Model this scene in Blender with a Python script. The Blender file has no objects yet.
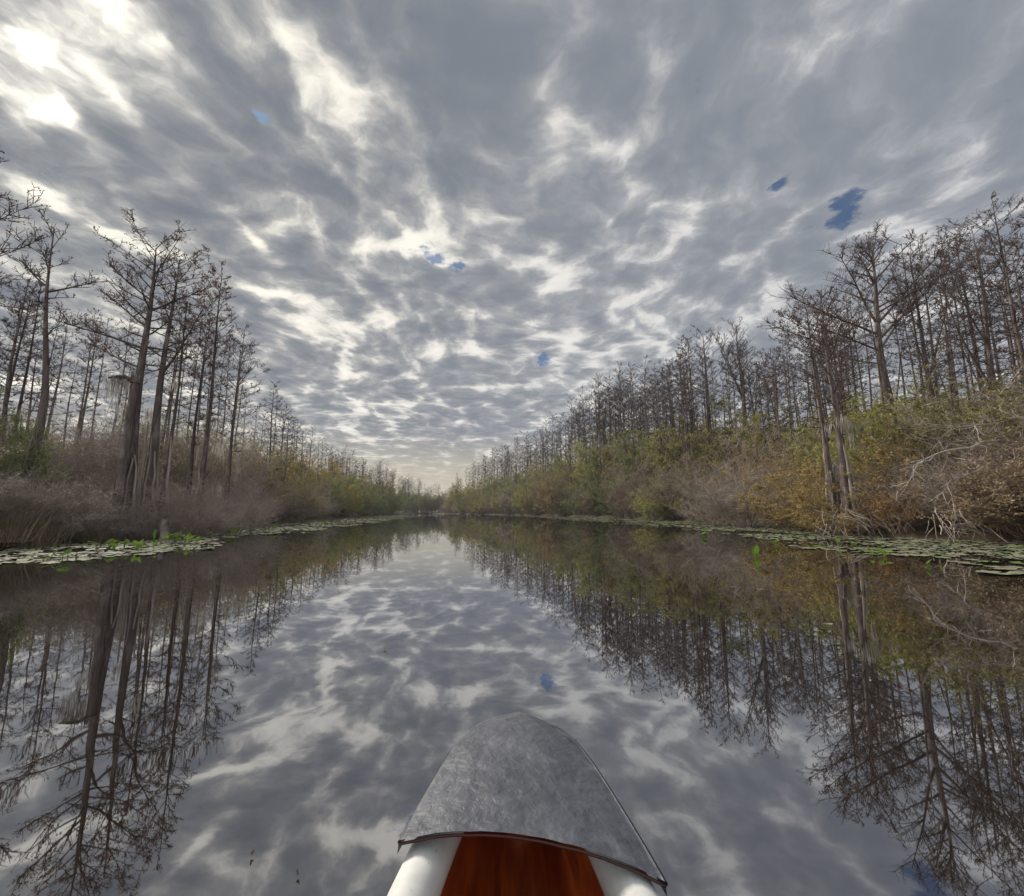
import bpy, math, random
import numpy as np
from mathutils import Vector, Matrix, noise as mnoise

C = bpy.context.scene.collection
SC = bpy.context.scene
RAD = math.radians

# ------------------------------------------------------------------ camera
F = 430.0                       # focal length in pixels of the 1024 px wide frame
EYE = 1.0                       # eye height over the water
PITCH = math.atan(64.0 / F)
CP, SP = math.cos(PITCH), math.sin(PITCH)

cam = bpy.data.cameras.new('camera')
cam.lens = F / 1024 * 36.0
cam.sensor_width = 36.0
cam.sensor_fit = 'HORIZONTAL'
cam.clip_start = 0.02
cam.clip_end = 6000
camo = bpy.data.objects.new('camera', cam)
C.objects.link(camo)
camo.location = (0, 0, EYE)
camo.rotation_euler = (math.pi / 2 + PITCH, 0, 0)
SC.camera = camo


def ray(px, py):
    """direction of view through a point of the frame"""
    dx, dy = px - 512.0, 448.0 - py
    return Vector((dx, F * CP - dy * SP, dy * CP + F * SP)).normalized()


def x_at(px, Y, Z=0.0):
    return (px - 512.0) / F * (Y * CP + (Z - EYE) * SP)


def z_at(py, Y):
    dy = 448.0 - py
    return EYE + Y * (dy * CP + F * SP) / (F * CP - dy * SP)


def px_of(X, Y, Z=0.0):
    return 512.0 + F * X / (Y * CP + (Z - EYE) * SP)


# ------------------------------------------------------------------ mesh helpers
class MB:
    def __init__(self):
        self.v, self.f = [], []

    def tube(self, pts, rads, sides=4, flute=None, cap=True):
        n = len(pts)
        b = len(self.v)
        up = Vector((0.31, 0.17, 0.93))
        for i, p in enumerate(pts):
            t = (pts[min(i + 1, n - 1)] - pts[max(i - 1, 0)])
            t = t.normalized() if t.length > 1e-9 else Vector((0, 0, 1))
            ref = up if abs(t.dot(up)) < 0.9 else Vector((1, 0, 0))
            if abs(t.z) > 0.75:
                ref = Vector((1, 0, 0))
            u = t.cross(ref).normalized()
            w = t.cross(u)
            for k in range(sides):
                a = 2 * math.pi * k / sides
                r = rads[i]
                if flute:
                    r *= flute(i / (n - 1), a)
                self.v.append(p + (u * math.cos(a) + w * math.sin(a)) * r)
        for i in range(n - 1):
            for k in range(sides):
                k2 = (k + 1) % sides
                self.f.append((b + i * sides + k, b + i * sides + k2, b + (i + 1) * sides + k2, b + (i + 1) * sides + k))
        if cap:
            self.f.append(tuple(b + (n - 1) * sides + k for k in range(sides)))

    def leaf(self, p, d, nrm, ln, wd):
        b = len(self.v)
        s = d.cross(nrm)
        if s.length < 1e-6:
            s = Vector((1, 0, 0))
        s.normalize()
        self.v += [p, p + d * ln * .5 + s * wd * .5, p + d * ln, p + d * ln * .5 - s * wd * .5]
        self.f.append((b, b + 1, b + 2, b + 3))

    def mesh(self, name, smooth=False):
        me = bpy.data.meshes.new(name)
        me.from_pydata([tuple(p) for p in self.v], [], self.f)
        if smooth:
            me.polygons.foreach_set('use_smooth', [True] * len(me.polygons))
        me.update()
        return me


def obj(name, me, mat=None, parent=None):
    if isinstance(me, MB):
        me = me.mesh(name)
    if mat is not None and not me.materials:
        me.materials.append(mat)
    o = bpy.data.objects.new(name, me)
    C.objects.link(o)
    o.parent = parent
    if mat is not None and me.materials[0] is not mat:
        o.material_slots[0].link = 'OBJECT'
        o.material_slots[0].material = mat
    return o


def tag(o, label=None, cat=None, group=None, kind=None):
    if label and not 4 <= len(label.split()) <= 16: print("line LABEL", len(label.split()), label)
    if label:
        o['label'] = label
    if cat:
        o['category'] = cat
    if group:
        o['group'] = group
    if kind:
        o['kind'] = kind
    return o


def thing(name, label, cat, loc=(0, 0, 0), rz=0.0, group=None, scale=1.0):
    o = bpy.data.objects.new(name, None)
    o.empty_display_size = .2
    C.objects.link(o)
    o.location = loc
    o.rotation_euler = (0, 0, rz)
    o.scale = (scale, scale, scale) if not hasattr(scale, '__len__') else scale
    return tag(o, label, cat, group)


# ------------------------------------------------------------------ node helpers
class S:
    """a socket with arithmetic"""
    def __init__(self, nt, s):
        self.nt, self.s = nt, s

    def _m(self, op, *others, clamp=False):
        n = self.nt.nodes.new('ShaderNodeMath')
        n.operation = op
        n.use_clamp = clamp
        for i, x in enumerate((self,) + others):
            if isinstance(x, S):
                self.nt.links.new(x.s, n.inputs[i])
            else:
                n.inputs[i].default_value = x
        return S(self.nt, n.outputs[0])

    def __add__(self, o): return self._m('ADD', o)
    def __radd__(self, o): return self._m('ADD', o)
    def __sub__(self, o): return self._m('SUBTRACT', o)
    def __rsub__(self, o): return (self * -1.0) + o
    def __mul__(self, o): return self._m('MULTIPLY', o)
    def __rmul__(self, o): return self._m('MULTIPLY', o)
    def __truediv__(self, o): return self._m('DIVIDE', o)
    def max(self, o): return self._m('MAXIMUM', o)
    def min(self, o): return self._m('MINIMUM', o)
    def pow(self, o): return self._m('POWER', o)
    def exp(self): return self._m('EXPONENT')
    def clamp(self): return self._m('ADD', 0.0, clamp=True)

    def smooth(self, lo, hi):
        n = self.nt.nodes.new('ShaderNodeMapRange')
        n.interpolation_type = 'SMOOTHSTEP'
        self.nt.links.new(self.s, n.inputs[0])
        for i, x in ((1, lo), (2, hi)):
            if isinstance(x, S):
                self.nt.links.new(x.s, n.inputs[i])
            else:
                n.inputs[i].default_value = x
        return S(self.nt, n.outputs[0])


class G:
    def __init__(self, nt, dim='3D'):
        self.nt, self.dim = nt, dim

    def node(self, typ, **kw):
        n = self.nt.nodes.new(typ)
        for k, v in kw.items():
            setattr(n, k, v)
        return n

    def link(self, a, b):
        self.nt.links.new(a.s if isinstance(a, S) else a, b)

    def comb(self, x, y, z=0.0):
        n = self.node('ShaderNodeCombineXYZ')
        for i, v in enumerate((x, y, z)):
            if isinstance(v, S):
                self.link(v, n.inputs[i])
            else:
                n.inputs[i].default_value = v
        return n.outputs[0]

    def sep(self, v):
        n = self.node('ShaderNodeSeparateXYZ')
        self.link(v, n.inputs[0])
        return [S(self.nt, o) for o in n.outputs]

    def noise(self, vec, scale, detail=3, rough=.5, dist=0.0, out=0, lac=2.0):
        n = self.node('ShaderNodeTexNoise', noise_dimensions=self.dim)
        if vec is not None:
            self.link(vec, n.inputs['Vector'])
        n.inputs['Scale'].default_value = scale
        n.inputs['Detail'].default_value = detail
        n.inputs['Roughness'].default_value = rough
        n.inputs['Distortion'].default_value = dist
        n.inputs['Lacunarity'].default_value = lac
        return S(self.nt, n.outputs[out])

    def mix(self, fac, a, b, typ='MIX'):
        n = self.node('ShaderNodeMix', data_type='RGBA', blend_type=typ)
        n.clamp_factor = True
        for i, v in ((0, fac), (6, a), (7, b)):
            if isinstance(v, S):
                self.link(v, n.inputs[i])
            elif hasattr(v, 'is_output'):
                self.link(v, n.inputs[i])
            elif i:
                n.inputs[i].default_value = (*v, 1.0)
            else:
                n.inputs[0].default_value = v
        return S(self.nt, n.outputs[2])

    def vmul(self, v, c):
        n = self.node('ShaderNodeVectorMath', operation='MULTIPLY')
        self.link(v, n.inputs[0])
        if isinstance(c, S):
            self.link(c, n.inputs[1])
        else:
            n.inputs[1].default_value = c if hasattr(c, '__len__') else (c, c, c)
        return n.outputs[0]

    def vadd(self, v, c):
        n = self.node('ShaderNodeVectorMath', operation='ADD')
        self.link(v, n.inputs[0])
        if hasattr(c, 'is_output') or isinstance(c, S):
            self.link(c, n.inputs[1])
        else:
            n.inputs[1].default_value = c
        return n.outputs[0]


def new_mat(name):
    m = bpy.data.materials.new(name)
    m.use_nodes = True
    nt = m.node_tree
    nt.nodes.clear()
    g = G(nt)
    out = g.node('ShaderNodeOutputMaterial')
    return m, g, out


def bump(g, height, strength, dist):
    n = g.node('ShaderNodeBump')
    g.link(height, n.inputs['Height'])
    n.inputs['Strength'].default_value = strength
    n.inputs['Distance'].default_value = dist
    return n.outputs[0]


def bsdf(g, out, col, rough=.8, spec=.3, normal=None):
    n = g.node('ShaderNodeBsdfPrincipled')
    if isinstance(col, S):
        g.link(col, n.inputs['Base Color'])
    else:
        n.inputs['Base Color'].default_value = (*col, 1)
    if isinstance(rough, S):
        g.link(rough, n.inputs['Roughness'])
    else:
        n.inputs['Roughness'].default_value = rough
    n.inputs['Specular IOR Level'].default_value = spec
    if normal is not None:
        g.link(normal, n.inputs['Normal'])
    g.link(n.outputs[0], out.inputs[0])
    return n


def coords(g, which='Object'):
    return g.node('ShaderNodeTexCoord').outputs[which]


# ------------------------------------------------------------------ sky and sun
SUN_EL, SUN_AZ = RAD(38), RAD(-52)          # azimuth from +Y towards +X
sun_dir = Vector((math.sin(SUN_AZ) * math.cos(SUN_EL), math.cos(SUN_AZ) * math.cos(SUN_EL), math.sin(SUN_EL)))


EXPO = 1.45
PUFF = .40


def build_world():
    w = bpy.data.worlds.new('World')
    SC.world = w
    w.use_nodes = True
    w.cycles.sampling_method = 'MANUAL'
    w.cycles.sample_map_resolution = 256
    nt = w.node_tree
    nt.nodes.clear()
    g = G(nt, '2D')
    out = g.node('ShaderNodeOutputWorld')
    bg = g.node('ShaderNodeBackground')
    bg.inputs[1].default_value = 0.1
    g.link(bg.outputs[0], out.inputs[0])
    sky = g.node('ShaderNodeTexSky', sky_type='NISHITA')
    sky.sun_disc = False
    sky.sun_elevation = SUN_EL
    sky.sun_rotation = SUN_AZ
    sky.altitude = 30
    d = g.node('ShaderNodeTexCoord').outputs['Generated']
    x, y, z = g.sep(d)
    zz = z.max(0.0) + 0.055
    # flat cloud deck: the view direction carried up to a level layer
    px, py = x / zz, y / zz
    P = g.comb(px, py)
    # slow warp of the deck
    wv = g.noise(P, 1.2, 2, .5, out=1)
    W = g.vmul(g.vadd(wv, (-.5, -.5, -.5)), (0.34, 0.30, 0))
    wv2 = g.noise(P, 7.0, 3, .6, out=1)
    W2 = g.vmul(g.vadd(wv2, (-.5, -.5, -.5)), (0.085, 0.085, 0))
    Q0 = g.vadd(g.vadd(P, W), W2)
    Q = g.vmul(Q0, (1.0, 0.93, 1.0))

    def puffs(vec, scale, detail, smooth):
        n = g.node('ShaderNodeTexVoronoi', feature='SMOOTH_F1', voronoi_dimensions='2D', normalize=True)
        g.link(vec, n.inputs['Vector'])
        n.inputs['Scale'].default_value = scale
        n.inputs['Detail'].default_value = detail
        n.inputs['Roughness'].default_value = .45
        n.inputs['Lacunarity'].default_value = 2.3
        n.inputs['Smoothness'].default_value = smooth
        return S(nt, n.outputs['Distance'])
    cell = puffs(Q, 3.4, .8, .30)                         # 0 in a puff, larger at a seam
    big = g.noise(g.vmul(Q0, (1.0, .75, 1)), .9, 2, .5)
    mid = g.noise(Q, 3.6, 5, .55)
    fine = g.noise(Q, 13.0, 5, .62)
    cell2 = puffs(Q, 8.0, .6, .35)                         # small puffs riding on the large ones
    dens = (PUFF - cell) * 2.0 + (.36 - cell2) * 1.15 + (big - .5) * 0.75 + (mid - .5) * 1.15 + (fine - .5) * 0.95 + .015

    qx, qy, _ = g.sep(g.vadd(P, g.vmul(W2, .9)))

    def blob(bx, by, sx, sy, ang=0.0):
        ca, sa = math.cos(ang), math.sin(ang)
        ux, uy = qx - bx, qy - by
        a = (ux * ca + uy * sa) * (1.0 / sx)
        b = (uy * ca - ux * sa) * (1.0 / sy)
        return ((a * a + b * b) * -1.0).exp()

    def at(a, b):
        r = ray(a, b)
        return r.x / (r.z + .055), r.y / (r.z + .055)

    # heavier and thinner stretches of the deck
    for (a, b, sx, sy, ang, k) in SKY_BLOBS:
        bx, by = at(a, b)
        dens = dens + blob(bx, by, sx, sy, RAD(ang)) * k
    for (a, b, sx, sy, ang) in SKY_HOLES:
        bx, by = at(a, b)
        dens = dens - blob(bx, by, sx * 2.0, sy * 2.0, RAD(ang)) * .22
    # bright seams between the long cloud banks
    def seam(pts, w, k):
        acc = None
        q = [at(*p) for p in pts]
        for (x0, y0), (x1, y1) in zip(q, q[1:]):
            L2 = (x1 - x0) ** 2 + (y1 - y0) ** 2
            t = (((qx - x0) * ((x1 - x0) / L2)) + ((qy - y0) * ((y1 - y0) / L2))).clamp()
            ex = qx - (t * (x1 - x0) + x0)
            ey = qy - (t * (y1 - y0) + y0)
            e = (((ex * ex) + (ey * ey)) * (-1.0 / (w * w))).exp()
            acc = e if acc is None else acc.max(e)
        return acc * k
    for pts, w, kk in SKY_SEAMS:
        dens = dens - seam(pts, w, kk)
    # relief towards the sun
    off = Vector((sun_dir.x, sun_dir.y, 0)).normalized() * 0.05
    cellb = puffs(g.vadd(Q, (off.x, off.y * .93, 0)), 3.4, .8, .30)
    relief = cell - cellb                                  # > 0 on the side of a puff that faces the sun
    rd = dens - relief * .9
    t1 = (((rd + .10) * 8.0).exp() + 1.0).pow(-1.0)
    t2 = (((rd - .12 + (fine - .5) * .5) * 2.6).exp() + 1.0).pow(-1.0)
    trans = t1 * .62 + t2 * .42                            # light let through the deck
    sd = g.node('ShaderNodeVectorMath', operation='DOT_PRODUCT')
    g.link(d, sd.inputs[0])
    sd.inputs[1].default_value = sun_dir
    cosang = S(nt, sd.outputs['Value']).max(0.0)
    halo = cosang.pow(2.6)
    core = cosang.pow(90.0)
    k = 10.0 / 2 ** EXPO
    lit = g.mix(halo, (.74 * k, .735 * k, .73 * k), (1.15 * k, 1.09 * k, .95 * k))
    dark = g.mix(halo, (.232 * k, .258 * k, .305 * k), (.178 * k, .200 * k, .240 * k))
    c = g.mix(trans, dark, lit)
    c = g.mix((core * (trans * 1.3 + .02)).clamp(), c, (1.3 * k, 1.25 * k, 1.12 * k))
    # low sky: warm pale band under the deck
    low = 1.0 - z.smooth(0.05, 0.20)
    c = g.mix(low * .85, c, (.60 * k, .545 * k, .43 * k))
    # overcast sky: brightness added overhead and behind, out of view, to light the banks
    sky_lift = z.smooth(.83, 1.0) + (y * -1.0).smooth(0.1, .8) * .8
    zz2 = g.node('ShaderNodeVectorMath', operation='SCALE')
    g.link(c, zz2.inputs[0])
    g.link(sky_lift * 2.8 + 1.0, zz2.inputs['Scale'])
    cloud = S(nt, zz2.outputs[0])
    # gaps of blue
    hole = None
    for (a, b, sx, sy, ang) in SKY_HOLES:
        bx, by = at(a, b)
        h = blob(bx, by, sx, sy, RAD(ang))
        hole = h if hole is None else hole.max(h)
    hn = g.noise(P, 14, 5, .65)
    hole = (hole + (hn - .5) * 2.2).smooth(.42, 1.0)
    skyc = g.vmul(sky.outputs[0], (.115, .18, .25))
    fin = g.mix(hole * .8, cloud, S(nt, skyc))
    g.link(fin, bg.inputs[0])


SKY_BLOBS = [
    # px, py, half width, half length (deck units), turn, thickness
    (60, 160, .20, .22, 0, .34), (160, 140, .10, .30, 0, .30), (190, 215, .12, .30, 0, .25), (320, 175, .12, .26, 0, .38),
    (470, 50, .16, .22, 0, .34), (700, 90, .40, .34, 0, .36), (920, 70, .45, .30, 0, .30), (390, 90, .14, .2, 0, .16),
    (600, 150, .10, .35, 0, .12), (35, 50, .10, .08, 0, -.42), (50, 110, .05, .08, 0, -.3), (880, 240, .6, .25, 20, .10), (640, 270, .3, .14, 10, .10),
    (200, 30, .2, .1, 0, .1), (150, 270, .3, .12, 0, .1),
]
SKY_SEAMS = [
    ([(40, 70), (80, 130), (115, 190), (142, 226)], .030, .40), ([(100, 70), (150, 150), (215, 200), (275, 262)], .028, .42),
    ([(268, 0), (296, 70), (306, 128), (345, 180), (400, 226), (440, 265)], .026, .50), ([(150, 250), (205, 262), (262, 292), (330, 300)], .045, .42),
    ([(552, 60), (556, 110), (560, 170)], .030, .38), ([(0, 100), (30, 130), (60, 110)], .04, .4), ([(160, 40), (200, 80), (235, 110)], .022, .3),
    ([(870, 205), (930, 170), (1010, 140)], .05, .22), ([(700, 232), (760, 205), (830, 190)], .04, .20), ([(560, 290), (620, 262), (690, 236)], .05, .25),
]
SKY_HOLES = [
    (260, 117, .026, .022, 0), (845, 210, .055, .12, -35), (434, 256, .045, .07, 0), (458, 267, .05, .05, 0),
    (546, 360, .06, .12, 0), (783, 185, .022, .035, 0), 
    
]
build_world()

sl = bpy.data.lights.new('sun', 'SUN')
sl.energy = 2.2
sl.angle = RAD(14)
sl.color = (1.0, .93, .82)
so = bpy.data.objects.new('sun', sl)
C.objects.link(so)
so.rotation_euler = (-sun_dir).to_track_quat('-Z', 'Y').to_euler()

SC.view_settings.view_transform = 'Standard'
SC.view_settings.look = 'None'
SC.view_settings.exposure = EXPO
SC.view_settings.gamma = 1.0
SC.render.engine = 'CYCLES'
SC.cycles.use_denoising = True
SC.cycles.max_bounces = 6
SC.cycles.diffuse_bounces = 2
SC.cycles.glossy_bounces = 3
SC.cycles.transmission_bounces = 2
SC.cycles.transparent_max_bounces = 4
SC.cycles.caustics_reflective = False
SC.cycles.caustics_refractive = False
# ------------------------------------------------------------------ the channel
def interp(tab, y):
    if y <= tab[0][0]:
        return tab[0][1]
    for (y0, a), (y1, b) in zip(tab, tab[1:]):
        if y <= y1:
            t = (y - y0) / (y1 - y0)
            t = t * t * (3 - 2 * t) * .35 + t * .65
            return a + (b - a) * t
    return tab[-1][1]


XR = [(-300, 14), (-20, 15), (5, 16), (13.5, 16.0), (22.6, 16.4), (34, 19.5), (42, 20.5), (57, 17.5), (80, 13), (100, 9.5),
      (130, 3.5), (160, -5), (200, -21), (235, -37), (262, -50)]
XL = [(-300, -15), (-20, -14), (12, -14.2), (15.9, -14.3), (21.8, -16.8), (30, -18.5), (42, -21.5), (60, -26.5), (85, -33), (110, -37),
      (150, -42), (200, -48), (235, -52), (262, -54)]


def shore(x, y):
    """metres to the nearest waterline, positive over water"""
    w1 = .5 * math.sin(y * .55) + .35 * math.sin(y * 1.3 + 1)
    w2 = .5 * math.sin(y * .47 + 2) + .35 * math.sin(y * 1.1 + 4)
    return min(x - interp(XL, y) + w1, interp(XR, y) - x + w2, 262 - y)


def ground_z(x, y):
    d = shore(x, y)
    if d > 0:
        return -min(1.1, d * .45)
    n = mnoise.noise(Vector((x * .35, y * .35, 0)))
    return min(.45, -d * .9) + n * .10 * min(1, -d)


# ------------------------------------------------------------------ materials of the setting
def mat_ground():
    m, g, out = new_mat('swamp_soil')
    co = coords(g)
    n1 = g.noise(co, .7, 5, .6)
    n2 = g.noise(co, 7, 5, .65)
    c = g.mix(n1.smooth(.35, .65), (.028, .021, .015), (.055, .042, .028))
    c = g.mix(n2.smooth(.5, .75), c, (.10, .075, .048))
    bsdf(g, out, c, .95, .15, bump(g, n2, .8, .08))
    return m


def mat_water():
    m, g, out = new_mat('dark_tannin_water')
    co = coords(g)
    x, y, z = g.sep(co)
    w = g.noise(co, .22, 2, .5)
    r1 = g.noise(g.vmul(co, (1.0, .55, 1)), 1.0, 2, .5)
    r2 = g.noise(g.vmul(co, (1.0, .6, 1)), 6.0, 2, .5)
    # a low wake rolling off the canoe to the left and a weaker one to the right
    def wake(cx, cy, ang, wl, lx, ly):
        ca, sa = math.cos(ang), math.sin(ang)
        ux, uy = x - cx, y - cy
        a = ux * ca + uy * sa
        b = uy * ca - ux * sa
        a2, b2 = a * (1 / lx), b * (1 / ly)
        env = ((a2 * a2 + b2 * b2) * -1.0).exp()
        wob = (g.noise(co, .9, 2) - .5) * 2.2
        return ((b * (2 * math.pi / wl) + wob * 2.0)._m('SINE')) * env
    wk = wake(-2.0, 1.7, RAD(28), .42, 1.5, .55) + wake(-3.2, 2.7, RAD(20), .6, 2.0, .6) * .8 + wake(1.9, .9, RAD(-35), .5, 1.2, .4) * .25
    h = (r1 - .5) * .55 * w.smooth(.3, .7) + (r2 - .5) * .035 + wk * .13
    nb = bump(g, h, .09, .025)
    dif = g.node('ShaderNodeBsdfDiffuse')
    dif.inputs[0].default_value = (.010, .007, .0045, 1)
    gl = g.node('ShaderNodeBsdfGlossy')
    gl.inputs['Roughness'].default_value = .014
    gl.inputs['Color'].default_value = (.90, .92, .97, 1)
    g.link(nb, gl.inputs['Normal'])
    lw = g.node('ShaderNodeLayerWeight')
    lw.inputs[0].default_value = .5
    g.link(nb, lw.inputs['Normal'])
    f = S(g.nt, lw.outputs['Facing'])
    fac = f.pow(3.0) * .56 + .33
    mx = g.node('ShaderNodeMixShader')
    g.link(fac, mx.inputs[0])
    g.link(dif.outputs[0], mx.inputs[1])
    g.link(gl.outputs[0], mx.inputs[2])
    g.link(mx.outputs[0], out.inputs[0])
    return m


# ground: one sheet with the channel sunk into it
def spaced(parts):
    out = []
    for a, b, st in parts:
        n = max(1, round((b - a) / st))
        out += [a + (b - a) * i / n for i in range(n)]
    return out + [parts[-1][1]]


gx = spaced([(-2400, -300, 300), (-300, -80, 20), (-80, -56, 4), (-56, 28, .7), (28, 60, 4), (60, 300, 20), (300, 2400, 300)])
gy = spaced([(-2000, -320, 280), (-320, -20, 8), (-20, 6, 2), (6, 50, .7), (50, 120, 1.6), (120, 280, 4), (280, 500, 20), (500, 3000, 250)])
gv = [(x, y, ground_z(x, y)) for y in gy for x in gx]
nx = len(gx)
gf = [(j * nx + i, j * nx + i + 1, (j + 1) * nx + i + 1, (j + 1) * nx + i) for j in range(len(gy) - 1) for i in range(nx - 1)]
gm = bpy.data.meshes.new('ground')
gm.from_pydata(gv, [], gf)
gm.polygons.foreach_set('use_smooth', [True] * len(gf))
tag(obj('ground', gm, mat_ground()), 'dark swampy soil of the low banks and channel bed', kind='structure')

wm = bpy.data.meshes.new('water')
wm.from_pydata([(-80, -330, 0), (60, -330, 0), (60, 300, 0), (-80, 300, 0)], [], [(0, 1, 2, 3)])
tag(obj('water', wm, mat_water()), 'still dark tannin water of the channel mirroring the clouds', kind='structure')


# ------------------------------------------------------------------ plant materials
def mat_bark(name, a, b, pale=None, scale=9.0):
    m, g, out = new_mat(name)
    co = coords(g)
    st = g.vmul(co, (1, 1, .16))
    n1 = g.noise(st, scale, 5, .65)
    n2 = g.noise(co, 1.1, 3, .5)
    inf = S(g.nt, g.node('ShaderNodeObjectInfo').outputs['Random'])
    c = g.mix(n1.smooth(.32, .68), a, b)
    if pale:
        c = g.mix((n2 + (n1 - .5) * .8).smooth(.50, .72), c, pale)
    c = g.mix(inf * .35, c, tuple(v * .7 for v in a))
    bsdf(g, out, c, .9, .15, bump(g, n1, .9, .03))
    return m


def mat_leaf(name, a, b, trans=.35, rnd=.5):
    m, g, out = new_mat(name)
    co = coords(g)
    n = g.noise(co, 1.6, 3, .6)
    n2 = g.noise(co, 9, 2, .6)
    inf = S(g.nt, g.node('ShaderNodeObjectInfo').outputs['Random'])
    c = g.mix((n.smooth(.35, .65) * .6 + n2.smooth(.3, .7) * .4), a, b)
    c = g.mix(inf * rnd, c, tuple(x * .62 for x in a))
    p = g.node('ShaderNodeBsdfDiffuse')
    g.link(c, p.inputs[0])
    t = g.node('ShaderNodeBsdfTranslucent')
    g.link(c, t.inputs[0])
    mx = g.node('ShaderNodeMixShader')
    mx.inputs[0].default_value = trans
    g.link(p.outputs[0], mx.inputs[1])
    g.link(t.outputs[0], mx.inputs[2])
    g.link(mx.outputs[0], out.inputs[0])
    return m


M = {
    'bark': mat_bark('cypress_bark', (.070, .054, .050), (.140, .112, .104), (.205, .176, .164)),
    'bark_dark': mat_bark('dark_bark', (.050, .038, .036), (.100, .078, .073)),
    'crown_twig': mat_bark('cypress_twigs', (.066, .050, .047), (.110, .085, .079), scale=4),
    'twig': mat_bark('bare_twigs', (.205, .172, .145), (.34, .29, .245), scale=4),
    'twig_gray': mat_bark('gray_twigs', (.20, .16, .14), (.33, .27, .24), scale=4),
    'twig_brown': mat_bark('brown_twigs', (.16, .115, .080), (.28, .205, .15), scale=4),
    'pale_wood': mat_bark('weathered_wood', (.21, .175, .155), (.36, .31, .28), scale=5),
    'tuft': mat_leaf('brown_tufts', (0.133, 0.078, 0.062), (0.229, 0.141, 0.106)),
    'moss': mat_leaf('hanging_moss', (0.265, 0.247, 0.221), (0.459, 0.423, 0.388)),
    'olive': mat_leaf('olive_leaves', (0.190, 0.172, 0.075), (0.310, 0.276, 0.121)),
    'yellowgreen': mat_leaf('yellow_green_leaves', (0.230, 0.236, 0.071), (0.391, 0.374, 0.132)),
    'ochre': mat_leaf('ochre_leaves', (0.287, 0.213, 0.086), (0.414, 0.316, 0.132)),
    'rust': mat_leaf('rust_leaves', (.21, .125, .058), (.31, .20, .095)),
    'green': mat_leaf('green_leaves', (0.132, 0.167, 0.063), (0.218, 0.259, 0.101)),
    'darkgreen': mat_leaf('dark_green_leaves', (0.078, 0.128, 0.062), (0.151, 0.212, 0.098)),
    'brown': mat_leaf('dead_brown_leaves', (0.230, 0.178, 0.113), (0.368, 0.287, 0.190), .35, .5),
    'mauve': mat_leaf('gray_brown_leaves', (.265, .222, .180), (.40, .345, .285)),
    'straw': mat_leaf('dry_grass', (.25, .20, .135), (.39, .32, .225)),
}


# ------------------------------------------------------------------ cypress trees
def rot_dir(d, az, el):
    """direction from azimuth and elevation"""
    return Vector((math.cos(az) * math.cos(el), math.sin(az) * math.cos(el), math.sin(el)))


def curve_pts(p0, d, L, n, bend, wob, R):
    pts, p, dd = [p0.copy()], p0.copy(), d.copy()
    for i in range(n):
        dd = dd + Vector((R.uniform(-wob, wob), R.uniform(-wob, wob), R.uniform(-wob, wob) + bend))
        dd.normalize()
        p = p + dd * (L / n)
        pts.append(p.copy())
    return pts


def at_t(pts, t):
    f = t * (len(pts) - 1)
    i = min(int(f), len(pts) - 2)
    return pts[i].lerp(pts[i + 1], f - i), (pts[i + 1] - pts[i]).normalized()


def limb(crown, tufts, p0, d, L, r, R, subs, twigs, tip, tuftp, bend=.05, sides=4):
    pts = curve_pts(p0, d, L, 5, bend, .10, R)
    crown.tube(pts, [r * (1 - .8 * i / 5) for i in range(6)], sides, cap=False)
    for s in range(subs):
        t = R.uniform(.25, .98)
        q, td = at_t(pts, t)
        az = R.uniform(0, 2 * math.pi)
        sd = (td * .75 + rot_dir(None, az, R.uniform(-.2, .75)) * .9).normalized()
        sl = L * R.uniform(.18, .42) * (1.15 - .5 * t)
        sp = curve_pts(q, sd, sl, 3, .07, .16, R)
        sr = max(r * .34, tip * 1.3)
        crown.tube(sp, [sr, sr * .8, sr * .6, sr * .4], 3, cap=False)
        for k in range(twigs):
            q2, td2 = at_t(sp, R.uniform(.2, 1.0))
            wd = (td2 * .8 + rot_dir(None, R.uniform(0, 6.28), R.uniform(-.5, .9))).normalized()
            wl = sl * R.uniform(.22, .55)
            wp = curve_pts(q2, wd, wl, 2, .05, .15, R)
            crown.tube(wp, [tip, tip * .8, tip * .5], 3, cap=False)
            if R.random() < tuftp:
                for _ in range(R.randint(2, 5)):
                    v = Vector((R.gauss(0, 1), R.gauss(0, 1), R.gauss(0, 1))).normalized()
                    tufts.leaf(wp[-1] + v * R.uniform(0, .05), v, Vector((R.gauss(0, 1), R.gauss(0, 1), R.gauss(0, 1))), R.uniform(.045, .10), R.uniform(.03, .065))


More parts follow.
